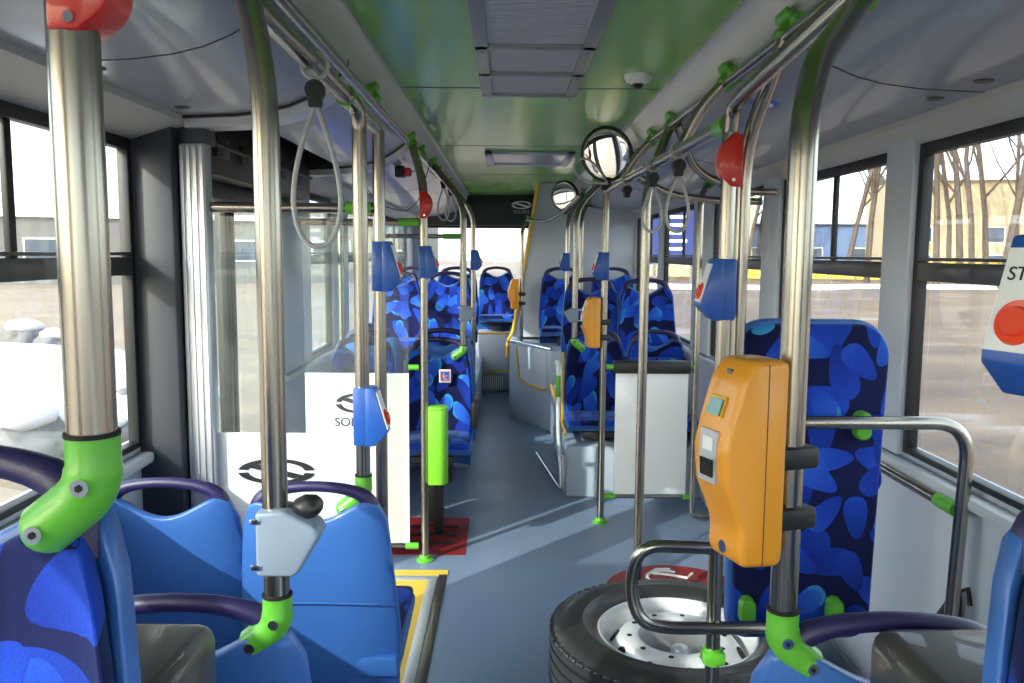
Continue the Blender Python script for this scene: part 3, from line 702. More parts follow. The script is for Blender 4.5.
t = rail('bright steel foot rail at the corner of the right platform', [(.36, 5.13, .28), (.355, 5.12, .05), (.34, 5.3, .03), (.23, 6.2, .03)], .009, .03, name='foot_rail', m='steel')
rail('steel wall tube right of the white partition', [(1.20, 4.3, .92), (1.11, 4.3, .92), (1.10, 4.3, .88), (1.10, 4.3, .18), (1.2, 4.3, .1)], .016, .05, ends=[((1.2, 4.3, .92), (1.13, 4.3, .92))], name='wall_handrail')

# partition behind the wheelchair bay
t = thing('partition', 'white partition with black top ledge right of the aisle', 'partition', (.82, 4.66, 0))
f = MB(); f.box((-.20, -.008, .17), (.215, .008, .88), .003); f.build('panel', 'panel', t)
f = MB(); f.box((-.215, -.035, .875), (.225, .045, .945), .012); f.build('top_ledge', 'black', t)
for z in (.155, .91):
    f = MB(); f.tube([(-.255, 0, z), (-.19, 0, z)], .016, 12); f.build('edge_clamp', 'green', t)
    f = MB(); f.tube([(.2, 0, z), (.24, 0, z)], .016, 12); f.build('edge_clamp', 'green', t)
f = MB(); f.tube([(-.2, 0, .155), (.22, 0, .155)], .012, 12); f.build('bottom_tube', 'chrome', t)

p = at(945, 603, 2.16)
t = thing('belt_strap', 'short black belt strap hanging at the foot of the rounded steel frame', 'strap', p)
f = MB(); f.prism([(-.035, -.06), (.03, .04), (.04, .03), (.045, -.05), (.02, -.075)], -.012, .012, 'Y', .004); f.build('buckle', 'black', t)
f = MB(); f.tube([(.03, 0, .03), (.05, -.02, .05), (.045, -.04, .01)], .007, 8); f.build('webbing', 'black', t)
# door screens
def screen(label, x0, x1, y, z0, zm, zt, emb):
    t = thing('door_screen', label, 'screen', ((x0 + x1) / 2, y, 0)); w = (x1 - x0) / 2
    f = MB(); f.box((-w, -.004, z0), (w, .004, zm)); f.build('white_panel', 'panel', t)
    f = MB(); f.box((-w, -.003, zm), (w, .003, zt)); f.build('glass', 'clear', t)
    f = MB(); logo(f, emb[0], emb[1], emb[2], emb[3], -.005, .002); f.build('emblem', 'ink', t)
    if emb[4]: put_text('lettering', 'SOLARIS', emb[4], 'ink', Matrix.Translation((emb[0] + emb[5], -.006, emb[1] - emb[3] - emb[4] * .75)) @ RX90, t)
    f = MB(); f.tube([(w - .02, 0, z0 - .015), (w + .045, 0, z0 - .015)], .017, 12); f.build('edge_clamp', 'green', t)
    f = MB(); f.tube([(w - .0, 0, zm + .03), (w + .05, 0, zm + .03)], .014, 12); f.build('edge_clamp', 'green', t)
    f = MB(); f.tube([(-w, 0, z0 - .015), (w - .02, 0, z0 - .015)], .012, 12); f.build('bottom_tube', 'chrome', t)
    return t
x0 = at(209, 500, 2.64).x; e = at(277, 471, 2.64)
t = screen('near door screen, white below and clear above, with large oval emblem', x0, -.45, 2.64, .08, .965, 1.66, (e.x - (x0 - .45) / 2, e.z, .125, .042, 0, 0))
x0 = at(306, 420, 4.05).x; e = at(352, 403, 4.05)
t = screen('far door screen, white below and clear above, beside the lime bin', x0, -.485, 4.05, .09, .955, 1.67, (e.x - (x0 - .485) / 2 + .03, e.z, .11, .05, .062, 0))

# wheelchair backrest -----------------------------------------------------------------
t = thing('wheelchair_support', 'tall blue patterned wheelchair backrest board beside the right windows', 'backrest', (.835, 2.26, .93))
def rr_outline(w, z0, z1, r0, r1, n=8, wt=None):
    wt = wt or w; o = []
    for cx, cz, a0, r in ((w - r0, z0 + r0, -90, r0), (wt - r1, z1 - r1, 0, r1), (-wt + r1, z1 - r1, 90, r1), (-w + r0, z0 + r0, 180, r0)):
        for k in range(n + 1):
            a = math.radians(a0 + 90 * k / n); o.append((cx + r * math.cos(a), cz + r * math.sin(a)))
    return o
f = MB(); f.prism(rr_outline(.205, -.47, .445, .06, .10, wt=.219), -.005, .035, 'Y', .01, 3); f.build('board', 'shell', t, 50)
f = MB(); f.prism(rr_outline(.192, -.455, .434, .05, .09, wt=.21), -.03, .0, 'Y', .012, 3); f.build('backrest_fabric', 'fabric', t, 50)
for x, z in ((-.16, -.37), (.085, -.37), (.135, .158)):
    f = MB(); f.prism(rr_outline(.021, -.038, .04, .02, .0205), -.066, -.02, 'Y', .006, mat4=Matrix.Translation((x, 0, z))); f.build('rail_clip', 'green', t)
f = MB(); f.disc((.205, .01, .0), (1, 0, 0), .035, .002, 24); f.build('round_sticker', 'sticker', t)
for z in (-.2, .3): f = MB(); f.box((-.24, .0, z - .02), (-.1, .05, z + .02), .006); f.build('mount', 'black', t)

# spare wheel --------------------------------------------------------------------------
t = thing('spare_wheel', 'large spare bus wheel lying flat on the floor at right', 'wheel', (.613, 2.82, 0)); t.scale = (.95, .95, .91)
f = MB()
prof = [(.295, .06), (.31, .03), (.36, .008), (.42, .006), (.45, .018), (.466, .03)]
for z in (.07, .115, .16, .205): prof += [(.478, z - .035), (.48, z - .008), (.468, z - .006), (.468, z + .002), (.48, z + .004)]
prof += [(.478, .235), (.464, .246), (.447, .256), (.42, .268), (.385, .273), (.36, .270), (.352, .273), (.33, .262), (.305, .245), (.293, .225)]
f.lathe(prof, n=96, close=True)
# shoulder tread blocks
for k in range(72):
    a = 2 * PI * k / 72; m4 = Matrix.Rotation(a, 4, 'Z')
    f.box((.458, -.015, .222), (.4805, .015, .2465), .003, 1, m4)
f.build('tyre', 'rubber', t, 40)
f = MB(); ring = [(.294, .05), (.30, .235), (.293, .24), (.285, .235), (.272, .20), (.268, .15), (.262, .14), (.255, .15), (.215, .205), (.203, .216), (.15, .219), (.143, .214), (.14, .17), (.14, .05)]
f.lathe(ring, n=72, close=True); rim = f.build('rim', 'rim', t, 40)
f = MB(); f.lathe([(0, .10), (.08, .10), (.09, .07), (.142, .06)], n=32); f.build('hub_bottom', 'hole', rim)
for k in range(10):
    f = MB(); a = 2 * PI * (k + .5) / 10; c = Vector((.235 * math.cos(a), .235 * math.sin(a), .1785)); nrm = Vector((math.cos(a) * .81, math.sin(a) * .81, .59))
    m4 = Matrix.Translation(c + nrm * .003) @ nrm.to_track_quat('Z', 'Y').to_matrix().to_4x4() @ Matrix.Diagonal((1.0, 1.25, 1, 1))
    f.lathe([(0, .002), (.022, .002), (.024, 0), (.024, -.004)], n=18, mat4=m4); f.build('hand_hole', 'hole', rim)
for k in range(10):
    f = MB(); a = 2 * PI * k / 10; f.disc((.178 * math.cos(a), .178 * math.sin(a), .2165), (0, 0, 1), .010, .0022, 14); f.build('bolt_hole', 'hole', rim)
f = MB(); f.lathe([(0, .16), (.03, .155), (.045, .115), (.05, .10), (.05, .09)], c=(.02, .03, 0), n=24); f.build('centre_cap', 'alu', rim)

# boxes between back-to-back seats -------------------------------------------------
f = MB(); f.box((-.86, .86, 0), (-.395, 1.10, 1.045), .025, 3); tb('equipment_box', f, 'darkgrey', 'dark plastic box between the two nearest left seats', 'box')
f = MB(); f.box((.515, .88, 0), (.95, 1.13, 1.03), .03, 3); tb('equipment_box', f, 'darkgrey', 'dark plastic box between the two nearest right seats', 'box')

# litter bin and post
t = thing('litter_bin', 'lime green rounded litter bin fixed to the left aisle pole', 'bin', (-.375, 4.05, .40))
f = MB()
o = [(-.012, .045)] + [(.045 + .04 * math.cos(math.radians(a)), .045 * math.sin(math.radians(a))) for a in range(80, -81, -20)] + [(-.012, -.045)]
f.prism(o, 0, .385, 'Z', .006); f.build('bin_body', 'bingreen', t)
f = MB(); f.prism([(p[0] * 1.02, p[1] * 1.05) for p in o], .377, .392, 'Z', .003); f.build('lid', 'bingreen', t)
f = MB(); f.box((-.395, 4.42, 0), (-.345, 4.47, .42), .008); tb('black_post', f, 'black', 'short black square post on the red floor marking', 'post')

# ================================================================= THINGS ON THE POLES
def stop_box(label, x, y, z, side, rz=0.0, lettering=False):
    """side +1: face toward +X"""
    t = thing('stop_button_box', label, 'stop button', (x, y, z), rz); s = side; w = .033
    o = [(s * .012, .078), (s * .036, .078), (s * .068, -.030), (s * .070, -.046), (s * .036, -.080), (s * .012, -.080)]
    f = MB(); f.prism(o, -w, w, 'Y', .004, 2); f.box((-.021, -.03, -.079), (.021, .03, .0775), .004); f.build('housing', 'boxblue', t)
    # face plate on the slanted side
    d = Vector((s * .068 - s * .036, 0, -.030 - .078)).normalized(); nr = Vector((s * .108, 0, .032)).normalized()
    p0 = Vector((s * .036, 0, .078)) + d * .014; p1 = Vector((s * .068, 0, -.030)) + d * .004
    q = nr * .0025; yw = Vector((0, w - .004, 0))
    f = MB(); vs = [p0 - yw, p0 + yw, p1 + yw, p1 - yw]; f.add(vs + [v + q for v in vs], [(4, 5, 6, 7), (0, 1, 5, 4), (1, 2, 6, 5), (2, 3, 7, 6), (3, 0, 4, 7)]); pl = f.build('face_plate', 'white', t)
    c = p0 + (p1 - p0) * .72 + q
    f = MB(); m4 = Matrix.Translation(c) @ nr.to_track_quat('Z', 'Y').to_matrix().to_4x4()
    f.lathe([(0, .008), (.013, .008), (.0145, .006), (.0148, .003), (.021, .004), (.0225, 0)], n=28, mat4=m4); f.build('button', 'orange', t)
    if lettering:
        X = Vector((0, -s * -1, 0)) if s > 0 else Vector((0, -1, 0)); Yv = -d; Z = nr
        m = Matrix((X, Yv, Z)).transposed().to_4x4(); m.translation = p0 + (p1 - p0) * .26 + q * 1.1
        put_text('lettering', 'STOP', .0195, 'ink', m, t, .0006)
    return t
stop_box('blue STOP box with red button at the right edge of the photo', .542, .80, at(1000, 315, .8).z, -1, .36, True)
stop_box('blue stop box low on the pole rising from the emblem screen seat', PL3.location.x, 2.2, at(370, 415, 2.2).z, 1)
stop_box('blue stop box at head height on the pole beside the door screen', PL4.location.x, 2.64, at(385, 266, 2.64).z, 1)
stop_box('blue stop box on the lime bin pole', PL5.location.x, 4.05, at(430, 262, 4.05).z, 1)
stop_box('small blue stop box on the rear left aisle pole', PL7.location.x, 6.55, at(474, 260, 6.55).z, 1)
stop_box('blue stop box with red button above the large validator', .563, 2.14, at(724, 289, 2.14).z, -1)
stop_box('blue stop box above the small validator', .547, 4.66, at(600, 266, 4.66).z, -1)
stop_box('small blue stop box on the pole before the engine tower', PR9.location.x, 7.2, at(567, 262, 7.2).z, -1)

def red_cover(label, x, y, z, side, h=.13, rz=0):
    t = thing('emergency_cover', label, 'red cover', (x, y, z), rz); s = side
    o = [(-s * .018, h / 2), (s * .012, h / 2)] + [(s * (.012 + .032 * math.sin(math.radians(a))), h * .42 * math.cos(math.radians(a))) for a in range(30, 151, 15)] + [(s * .012, -h / 2), (-s * .018, -h / 2)]
    f = MB(); f.prism(o, -.024, .024, 'Y', .004, 2); f.build('cover', 'red', t)
    f = MB(); f.disc((s * .006, -.0245, -h * .38), (0, -1, 0), .005, .003, 12); f.build('screw', 'steel', t)
    return t
q = red_cover('red plastic cover at the top of the nearest left pole', PL1.location.x + .005, .72, at(90, -10, .72).z, 1, .075); q.scale = (.85, 1, 1)
red_cover('red rounded cover at the top of the lime bin pole', PL5.location.x, 4.05, at(427, 205, 4.05).z, 1)
red_cover('red rounded cover on the pole above the large validator', .575, 2.14, at(730, 161, 2.14).z, -1)

def grey_box(label, x, y, z, side, sc=1.0, knob=False):
    t = thing('pole_housing', label, 'housing', (x, y, z)); s = side
    o = [(-s * .026, .055), (s * .02, .058), (s * .075, .028), (s * .082, .012), (s * .045, -.052), (s * .035, -.058), (-s * .026, -.058)]
    o = [(p[0] * sc, p[1] * sc) for p in o]
    f = MB(); f.prism(o, -.034 * sc, .034 * sc, 'Y', .007 * sc, 3); f.build('housing', 'grey', t)
    if knob:
        f = MB(); bm = bmesh.new(); bmesh.ops.create_uvsphere(bm, u_segments=20, v_segments=12, radius=.024)
        for v in bm.verts: v.co *= 1 + .12 * noise.noise(v.co * 70); v.co.z *= .75
        bm.transform(Matrix.Translation((s * .052, 0, .052))); f.bm_add(bm); f.build('black_knob', 'black', t)
    for z_ in (.04, -.04):
        f = MB(); f.box((-s * .03 * sc - .003, -.037 * sc, z_ * sc - .004), (-s * .03 * sc + .012, -.033 * sc, z_ * sc + .004), .001); f.build('screw', 'steel', t)
    return t
grey_box('large grey housing with black knob on the second left pole', -.358, 1.25, at(280, 538, 1.25).z, 1, .9, True)
grey_box('small grey housing on the pole behind the lime bin', PL6.location.x, 4.93, at(466, 313, 4.93).z, 1, .85)
grey_box('small grey housing on the pole by the low right seat', PR8.location.x, 5.5, at(572, 315, 5.5).z, -1, .85)

def validator(label, x, y, z, rz):
    """front toward -X in local frame, pole at local origin"""
    t = thing('ticket_validator', label, 'ticket validator', (x, y, z), rz)
    top, w = .142, .041
    o = [(-.030, top - .008), (-.036, top), (-.085, top), (-.104, .118), (-.122, .06), (-.130, .02), (-.126, -.03), (-.108, -.07), (-.100, -.095), (-.102, -.125), (-.095, -.142), (-.04, -.146), (-.030, -.138)]
    f = MB(); f.prism(o, -w, w, 'Y', .009, 3); b = f.build('body', 'yellow', t, 45)
    f = MB(); f.prism([(-.066, -.14), (-.0645, -.14), (-.0645, .137), (-.066, .137)], -w - .0004, w + .0004, 'Y'); f.build('case_seam', 'darkgrey', b)
    def plate(z0, z1, x0, x1, hy, m, name, par, out=.002):
        g = MB(); vs = [(x0 - .0, -hy, z0), (x0, hy, z0), (x1, hy, z1), (x1, -hy, z1)]; v2 = [(a_[0] - out, a_[1], a_[2]) for a_ in vs]
        g.add(vs + v2, [(4, 5, 6, 7), (0, 1, 5, 4), (1, 2, 6, 5), (2, 3, 7, 6), (3, 0, 4, 7)]); return g.build(name, m, par)
    plate(.064, .092, -.1220, -.1135, .018, 'yelpaint', 'display', t); plate(.067, .089, -.1232, -.1162, .015, 'display', 'display_screen', t, .003)
    sp = plate(-.026, .046, -.1265, -.1250, .020, 'alu', 'slot_plate', t, .005)
    plate(-.018, .006, -.131, -.132, .015, 'hole', 'slot', sp, .002); plate(.018, .036, -.131, -.1305, .012, 'white', 'label_sticker', sp, .001)
    f = MB(); f.disc((-.0985, 0, -.122), (-1, 0, 0), .009, .004, 16); f.build('lock', 'steel', t)
    f = MB(); f.box((-.101, -.006, .112), (-.097, .006, .128), .001); f.build('lamp', 'darkgrey', t)
    for z_ in (.0, -.087):
        f = MB(); f.box((-.034, -.028, z_ - .016), (.036, .028, z_ + .016), .007); f.build('mounting_clamp', 'black', t)
    return t
validator('large amber ticket validator on the right front pole', .399, 1.15, at(745, 455, 1.15).z, math.radians(19))
validator('small amber ticket validator on the pole at the right side of the aisle', .547, 4.66, at(592, 322, 4.66).z, math.radians(10))
validator('far amber ticket validator at the engine tower', .135, 7.80, at(517, 294, 7.8).z, math.radians(5))

def strap(label, x, y, z, h, w, rz=0.0, tilt=0.0, flip=False):
    t = thing('hand_strap', label, 'hand strap', (x, y, z), rz)
    f = MB(); f.tube([(.026 * math.cos(a), 0, .026 * math.sin(a)) for a in [2 * PI * k / 20 for k in range(20)]], .005, 8, closed=True); f.build('rail_ring', 'strap', t)
    f = MB(); f.tube([(0, -.016, -.050), (0, .016, -.050)], .021, 14); f.box((-.015, -.014, -.085), (.015, .014, -.035), .006); f.build('clip', 'black', t)
    f = MB(); pts = []
    for k in range(33):
        a = 2 * PI * k / 32; q = .5 - .5 * math.cos(a); xx = w / 2 * math.sin(a) * (q ** .55)
        pts.append((xx, 0, -.075 - h * q))
    f.tube(pts[:-1], .0055, 10, closed=True); lo = f.build('loop', 'strap', t, 60)
    if flip: lo.rotation_euler = (0, math.radians(120), 0); lo.location = (-.03, 0, -.06)
    return t
strap('large grey hand strap hanging from the left ceiling rail', -.405, 1.78, 1.935, .30, .13, .15)
strap('grey hand strap hanging near the red cover on the right rail', .558, 2.75, 1.888, .19, .10, .1)
strap('grey hand strap hanging beside the pole right of the mirror', .556, 3.22, 1.89, .18, .10, .1)
strap('grey hand strap twisted upward beside the round mirror', .553, 3.9, 1.895, .18, .12, .2, flip=True)
strap('small grey hand strap on the far left rail behind the red cover', -.43, 5.6, 2.06, .22, .10)
strap('small grey hand strap on the far left rail, rearmost', -.43, 6.3, 2.06, .2, .10)

def mirror(label, x, y, z, r, rz, tx, pole_z):
    t = thing('round_mirror', label, 'mirror', (x, y, z), 0)
    m4 = Matrix.Rotation(rz, 4, 'Z') @ Matrix.Rotation(tx, 4, 'X')
    f = MB(); f.lathe([(r * 1.0 * math.sin(a), -.012 - .011 * math.cos(a)) for a in [PI / 2 * k / 10 for k in range(11)]], n=40, axis='Y', mat4=m4); f.build('mirror_glass', 'mirror', t, 60)
    f = MB(); f.lathe([(r - .004, -.016), (r + .01, -.014), (r + .013, .0), (r + .006, .02), (r * .6, .035), (0, .04)], n=40, axis='Y', mat4=m4); f.build('rim', 'black', t)
    f = MB(); f.tube([(0, .03, -.0), (0, .05, -r * .7), (0, .03, -r - .02), (0, 0.02, pole_z)], .011, 10); f.box((-.025, -.01, pole_z - .02), (.025, .05, pole_z + .03), .006); f.build('mirror_arm', 'black', t)
    return t
mc = at(608, 153, 4.45)
mirror('large round convex mirror with black rim on top of the validator pole', mc.x, 4.5, mc.z, .135, math.radians(-28), math.radians(14), -.17)
mc = at(565, 196, 7.45)
mirror('small round convex mirror in front of the engine tower', mc.x, 7.45, mc.z, .125, math.radians(-35), math.radians(8), -.14)

# ceiling fittings -----------------------------------------------------------------------
t = thing('ceiling_air_grille', 'large grey air grille of three framed panels in the green ceiling', 'air grille', (.085, 2.6, ZC))
f = MB(); ys = (-1.25, -.62, .12, .52, .93)
f.box((-.195, -1.25, -.022), (-.150, .93, .0), .004); f.box((.150, -1.25, -.022), (.195, .93, .0), .004)
for y in ys: f.box((-.195, y - .022, -.022), (.195, y + .022, 0), .004)
f.build('frame', 'frame_grey', t)
for a, b in zip(ys[:-1], ys[1:]):
    f = MB(); f.box((-.152, a + .02, -.012), (.152, b - .02, -.004))
    k = a + .05
    while k < b - .04: f.box((-.14, k, -.0145), (.14, k + .006, -.012)); k += .022
    f.build('slatted_panel', 'lens', t)
f = MB()
for y in ys:
    for x in (-.172, .172): f.disc((x, y + .05, -.022), (0, 0, -1), .007, .002, 10)
f.build('screw', 'steel', t)
t = thing('roof_hatch_frame', 'small framed hatch in the green ceiling behind the air grille', 'hatch', (.145, 5.95, ZC))
f = MB(); f.box((-.30, -.38, -.02), (.30, -.32, 0), .004); f.box((-.30, .32, -.02), (.30, .38, 0), .004); f.box((-.30, -.38, -.02), (-.25, .38, 0), .004); f.box((.25, -.38, -.02), (.30, .38, 0), .004); f.build('frame', 'alu', t)
f = MB(); f.box((-.25, -.33, -.008), (.25, .33, -.002)); f.build('panel', 'cove', t)
t = thing('dome_camera', 'white dome camera on the green ceiling right of the air grille', 'camera', (.487, 3.2, ZC))
f = MB(); f.lathe([(0, 0), (.052, 0), (.052, -.012), (.044, -.026), (.024, -.034), (0, -.034)], n=28); f.build('base', 'white', t)
f = MB(); f.lathe([(.022, -.032), (.02, -.042), (.012, -.05), (0, -.052)], n=20); f.build('lens', 'black', t)
CAPL = ['round vent cap in the left ceiling cove beside the nearest pole', 'round vent cap at the left cove before the door pillar', 'nearest round vent cap in the right ceiling cove', 'second round vent cap in the right ceiling cove', 'round vent cap in the right cove above the middle window', 'round vent cap in the right cove above the partition']
for k, (s, y) in enumerate(((-1, 1.92), (-1, 2.42), (1, 1.98), (1, 2.2), (1, 3.09), (1, 4.4))):
    x = -.93 if s < 0 else 1.11
    f = MB(); f.lathe([(0, -.004), (.016, -.004), (.022, -.002), (.024, .002)], n=20); o = f.build('vent_cap', 'darkgrey'); o.location = (x, y, 1.957); tag(o, CAPL[k], 'vent cap')
# sticker on the right cove, gadget and wires on the left
f = MB(); p = at(762, 101, Y=3.0); x = .82
f.disc((0, 0, 0), (0, 0, -1), .045, .0015, 24); f.cur = 1; f.tube([(.022 * math.cos(a * PI / 8), .022 * math.sin(a * PI / 8), -.002) for a in range(16)], .005, 6, closed=True)
o = f.build('round_sticker', ['sticker', 'white']); q = at(764, 101, Z=1.978); o.location = (q.x, q.y, 1.972); o.rotation_euler = (0, math.radians(11), 0); tag(o, 'blue round sticker on the right ceiling cove', 'sticker')
t = thing('sensor_box', 'small black and red sensor box with cable on the left ceiling cove', 'sensor', at(405, 172, 4.6))
f = MB(); f.box((-.05, -.05, -.03), (.0, .03, .03), .005); f.build('body', 'black', t)
f = MB(); f.box((.0, -.045, -.025), (.035, .025, .02), .006); f.build('red_lens', 'red', t)
f = MB(); f.tube(fillet([(.03, 0, 0), (.10, .02, .02), (.12, .05, -.10), (.10, .1, -.25)], .06), .003, 6); f.build('cable', 'wire', t)
f = MB(); f.tube(fillet([(-.42, 4.6, 2.06), (-.52, 4.9, 1.85), (-.65, 5.3, 1.8), (-.85, 5.4, 1.86), (-.9, 5.4, 1.95)], .12), .003, 6); tag(f.build('loose_cable', 'wire'), 'thin dark loose cable hanging under the far left cove', 'cable')

# ================================================================= OUTSIDE
GZ = -.38
f = MB(); f.box((-150, -60, GZ - .2), (150, 200, GZ)); g = f.build('ground', 'road'); g['kind'] = 'structure'; g['label'] = 'brown thawing road and yard around the bus'
f = MB(); f.box((-90, -40, GZ), (-1.9, 120, GZ + .02)); M_['yard'] = mat('trodden_snow', (134, 120, 104), 0.8, var=0.45, scale=.9, bump=.4, bscale=5); g = f.build('yard', 'yard'); g['kind'] = 'structure'; g['label'] = 'pale trodden snow yard on the door side of the bus'
def blob(name, label, cat, loc, size, m, seed, amp=.25, flat=True, group=None):
    bm = bmesh.new(); bmesh.ops.create_icosphere(bm, subdivisions=4, radius=1)
    for v in bm.verts:
        q = v.co.copy(); k = 1 + amp * noise.noise(q * 1.4 + Vector((seed, 0, 0))) + amp * .4 * noise.noise(q * 4 + Vector((0, seed, 0)))
        v.co = Vector((q.x * size[0] * k, q.y * size[1] * k, q.z * size[2] * k))
    f = MB(); f.bm_add(bm); o = f.build(name, m, None, 80); o.location = loc; tag(o, label, cat, group); return o
def gp(u, v): p = at(u, v, Z=GZ); return p
p = at(-60, 440, Z=GZ); blob('snow_bank', 'nearest white snow bank outside the left window', 'snow', (p.x - .6, p.y + 2.0, GZ), (2.6, 1.7, .5), 'snow', 1, .15)
p = at(30, 370, Z=GZ); blob('snow_bank', 'snow bank behind the rocks outside the left window', 'snow', (p.x - 1.5, p.y, GZ), (3.4, 2.2, .35), 'snow', 4, .15)
for k, (u, v, s, lb) in enumerate(((25, 345, .42, 'snow topped rock at the back of the yard, left'), (57, 350, .34, 'snow topped rock at the back of the yard, middle'), (14, 462, .46, 'grey rock on the near snow bank, left'), (56, 452, .36, 'grey rock on the near snow bank, middle'), (113, 412, .34, 'grey rock seen just right of the nearest pole'), (104, 446, .26, 'small grey rock low beside the nearest pole'))):
    p = gp(u, v); t = blob('rock', lb, 'rock', (p.x, p.y, GZ + s * .4), (s, s * .9, s * .75), 'rock', 10 + k, .35)
    bm = bmesh.new(); bmesh.ops.create_icosphere(bm, subdivisions=3, radius=1)
    for w_ in bm.verts: w_.co = Vector((w_.co.x * s * .85, w_.co.y * s * .8, w_.co.z * s * .35 + s * .52))
    f = MB(); f.bm_add(bm); f.build('snow_cap', 'snow', t, 80)
def building(name, label, cat, x, y, w, d, h, m, roof, wins, rz=0, wcol='winglass', snow=True):
    t = thing(name, label, cat, (x, y, GZ), rz)
    f = MB(); f.box((-w / 2, 0, 0), (w / 2, d, h)); f.build('wall', m, t)
    f = MB()
    if roof == 'gable': f.prism([(-.5, h - .05), (d / 2, h + d * .16), (d + .5, h - .05), (d + .5, h + .12), (d / 2, h + d * .16 + .3), (-.5, h + .12)], -w / 2 - .4, w / 2 + .4, 'X')
    else: f.box((-w / 2 - .2, -.2, h), (w / 2 + .2, d + .2, h + .3))
    f.build('roof', 'roofw' if snow else 'concrete', t)
    nx, nz, ww, wh, z0, dz = wins
    for i in range(nx):
        for j in range(nz):
            cx = -w / 2 + w * (i + .5) / nx; z = z0 + j * dz
            f = MB(); f.box((cx - ww / 2 - .08, -.05, z - .08), (cx + ww / 2 + .08, .02, z + wh + .08)); fr = f.build('window', 'white', t)
            f = MB(); f.box((cx - ww / 2, -.07, z), (cx + ww / 2, -.04, z + wh)); f.build('pane', wcol, fr)
    return t
building('shed_building', 'long low grey building behind the yard at left', 'building', -30, 44, 46, 10, 3.7, 'concrete', 'flat', (9, 1, 2.2, 1.1, 1.4, 2), math.radians(20))
building('shed_building', 'grey building seen through the bus door glass', 'building', -16, 62, 20, 10, 5.0, 'concrete', 'flat', (4, 2, 1.6, 1.0, 1.0, 2.1), 0)
building('house', 'cream house with snowy roof seen through the nearest right window', 'building', 43, 68, 22, 12, 8.2, 'cream', 'gable', (4, 2, 1.2, 1.2, .8, 2.3), math.radians(-14))
building('hall_building', 'blue clad hall with snowy roof behind the middle right window', 'building', 30, 82, 24, 14, 5, 'bluecl', 'gable', (5, 1, 2, .8, 1.8, 2), math.radians(-10))
building('shop_building', 'cream building at the rear right beyond the road', 'building', 14, 72, 14, 9, 8.5, 'cream', 'flat', (4, 2, 1.5, 1.4, 1, 2.7), math.radians(-6))
t = thing('banner_board', 'dark blue banner board standing beside the rear right window view', 'banner', (11.6, 58, GZ)); f = MB(); f.box((-1.5, 0, 1.6), (1.5, .2, 5)); f.build('banner', 'banner', t); f = MB(); f.box((-1.4, .05, 0), (-1.2, .2, 1.7)); f.build('leg', 'concrete', t); f = MB(); f.box((1.2, .05, 0), (1.4, .2, 1.7)); f.build('leg', 'concrete', t)
f = MB()
for k in range(5): f.box((-.9, -.02, 4.4 - k * .55), (.9 - .2 * (k % 3), 0, 4.6 - k * .55))
f.build('banner_stripes', 'white', t)
t = thing('yard_fence', 'yellow fence in front of the blue hall', 'fence', (26, 62, GZ), math.radians(-8))
f = MB(); f.box((-10, 0, .15), (12, .06, 1.5)); f.build('fence_panel', 'yelmat', t)
for k in range(12): f = MB(); f.box((-10 + k * 2, -.08, 0), (-9.9 + k * 2, 0, 1.65)); f.build('fence_post', 'concrete', t)
for k, (x, y, a, b, lb) in enumerate(((28, 49, 15, 1.1, 'low snow ridge along the far side of the road, nearest'), (44, 42, 12, 1.2, 'low snow ridge far right beyond the road'), (12, 47, 8, 1.4, 'low snow ridge in front of the cream shop'))):
    blob('snow_ridge', lb, 'snow', (x, y, GZ), (a, b, .24), 'snow', 30 + k, .2)
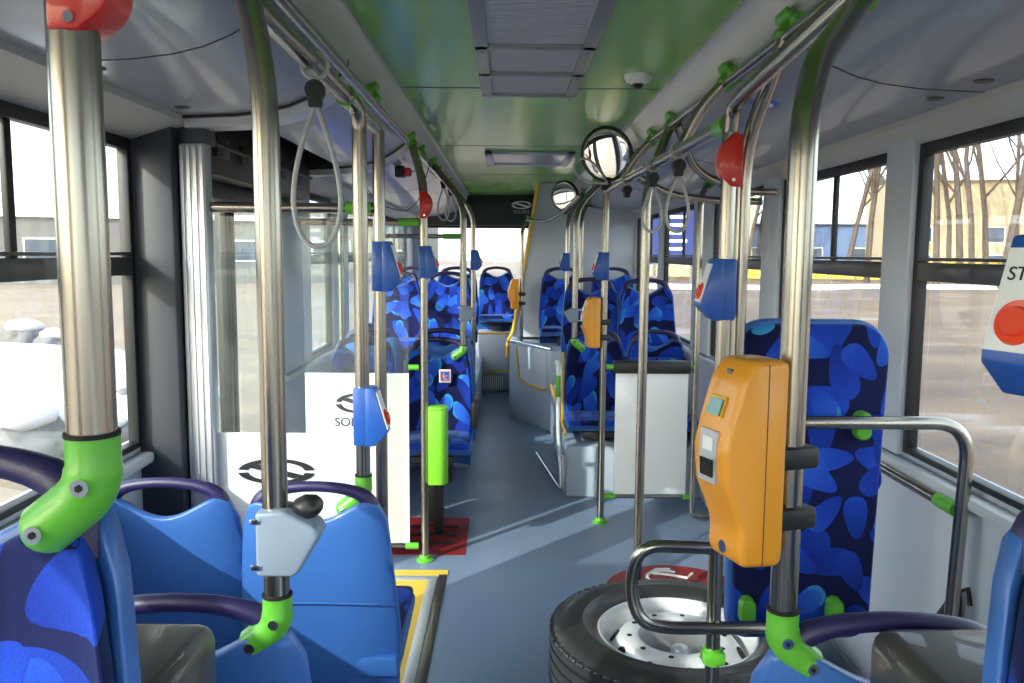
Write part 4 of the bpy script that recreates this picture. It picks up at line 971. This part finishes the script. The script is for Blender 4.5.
def tree_meshes(seed, h, twk):
    R = random.Random(seed); tr = MB(); tw = MB()
    def limb(p, d, L, r, lv):
        n = 4; pts = [p]; rr = [r]; q = p.copy(); dd = d.copy()
        for k in range(n):
            dd = (dd + Vector((R.uniform(-.14, .14), R.uniform(-.14, .14), .06))).normalized(); q = q + dd * L / n; pts.append(q.copy()); rr.append(r * (1 - .55 * (k + 1) / n))
        (tr if lv < 2 else tw).tube(pts, r, 6 if lv < 2 else 4, rr=rr, cap=False)
        if lv >= twk: return
        m = (9 if lv == 0 else 5)
        for k in range(m):
            f_ = .28 + .7 * (k + .5) / m; i = min(n - 1, int(f_ * n)); w = pts[i].lerp(pts[i + 1], f_ * n - i)
            a = R.uniform(0, 2 * PI); el = R.uniform(.45, 1.0)
            nd_ = (dd * math.cos(el) + Vector((math.cos(a), math.sin(a), .25)) * math.sin(el)).normalized()
            limb(w, nd_, L * R.uniform(.38, .6) * (1.1 - .45 * f_), r * .42 * (1.1 - .5 * f_), lv + 1)
    limb(Vector((0, 0, 0)), Vector((0, 0, 1)), h, h * .0125, 0)
    return tr, tw
protos = []
TREES = [(868, 36, 1.0, 'bare tree left of the wide grey right window post, nearer one'), (880, 47, .9, 'bare tree left of the wide grey right window post, farther one'), (846, 40, .85, 'bare tree in front of the blue hall'), (938, 30, 1.0, 'bare tree just right of the wide window post'), (950, 38, 1.1, 'bare tree at the left corner of the cream house'), (962, 33, .9, 'slim bare tree before the cream house, leftmost'), (974, 30, 1.05, 'bare tree before the cream house, second from left'), (988, 35, 1.0, 'bare tree before the cream house, third from left'), (1003, 29, 1.0, 'thick bare tree before the cream house near the STOP box'), (1016, 34, 1.0, 'bare tree right above the STOP box'), (1040, 30, 1.0, 'bare tree beyond the right edge of the photo'), (745, 40, .9, 'bare tree in the window above the large validator, left'), (757, 46, 1.0, 'bare tree in the window above the large validator, right'), (722, 44, 1.0, 'bare tree behind the right stop box pole'), (735, 52, 1.0, 'bare tree between the twin poles above the validator'), (690, 50, 1.0, 'bare tree in the rear right window beside the banner'), (905, 52, 1.0, 'bare tree hidden partly by the wide window post'), (800, 60, .8, 'far bare tree behind the thick right pole'), (1060, 42, 1.0, 'far bare tree outside the right edge'), (-60, 70, 1.0, 'bare tree far left behind the low grey building'), (930, 55, 1.1, 'far bare tree behind the cream house')]
for k, (u, y, sc_, lb) in enumerate(TREES):
    y *= 1.65; sc_ *= 1.55; x = at(u, 253, y).x
    if k < 3:
        t = thing('bare_tree', lb, 'tree', (x, y, GZ), 0, 'bare trees beyond the road'); a, b = tree_meshes(50 + k, 11.5 + k, 3)
        a.build('trunk', 'bark', t); b.build('twigs', 'twig', t); protos.append(t); t.scale = (sc_, sc_, sc_)
    else:
        t = dup(protos[k % 3], (x, y, GZ), k * 1.7, lb); q = sc_ * (.8 + .3 * rnd.random()); t.scale = (q, q, q)
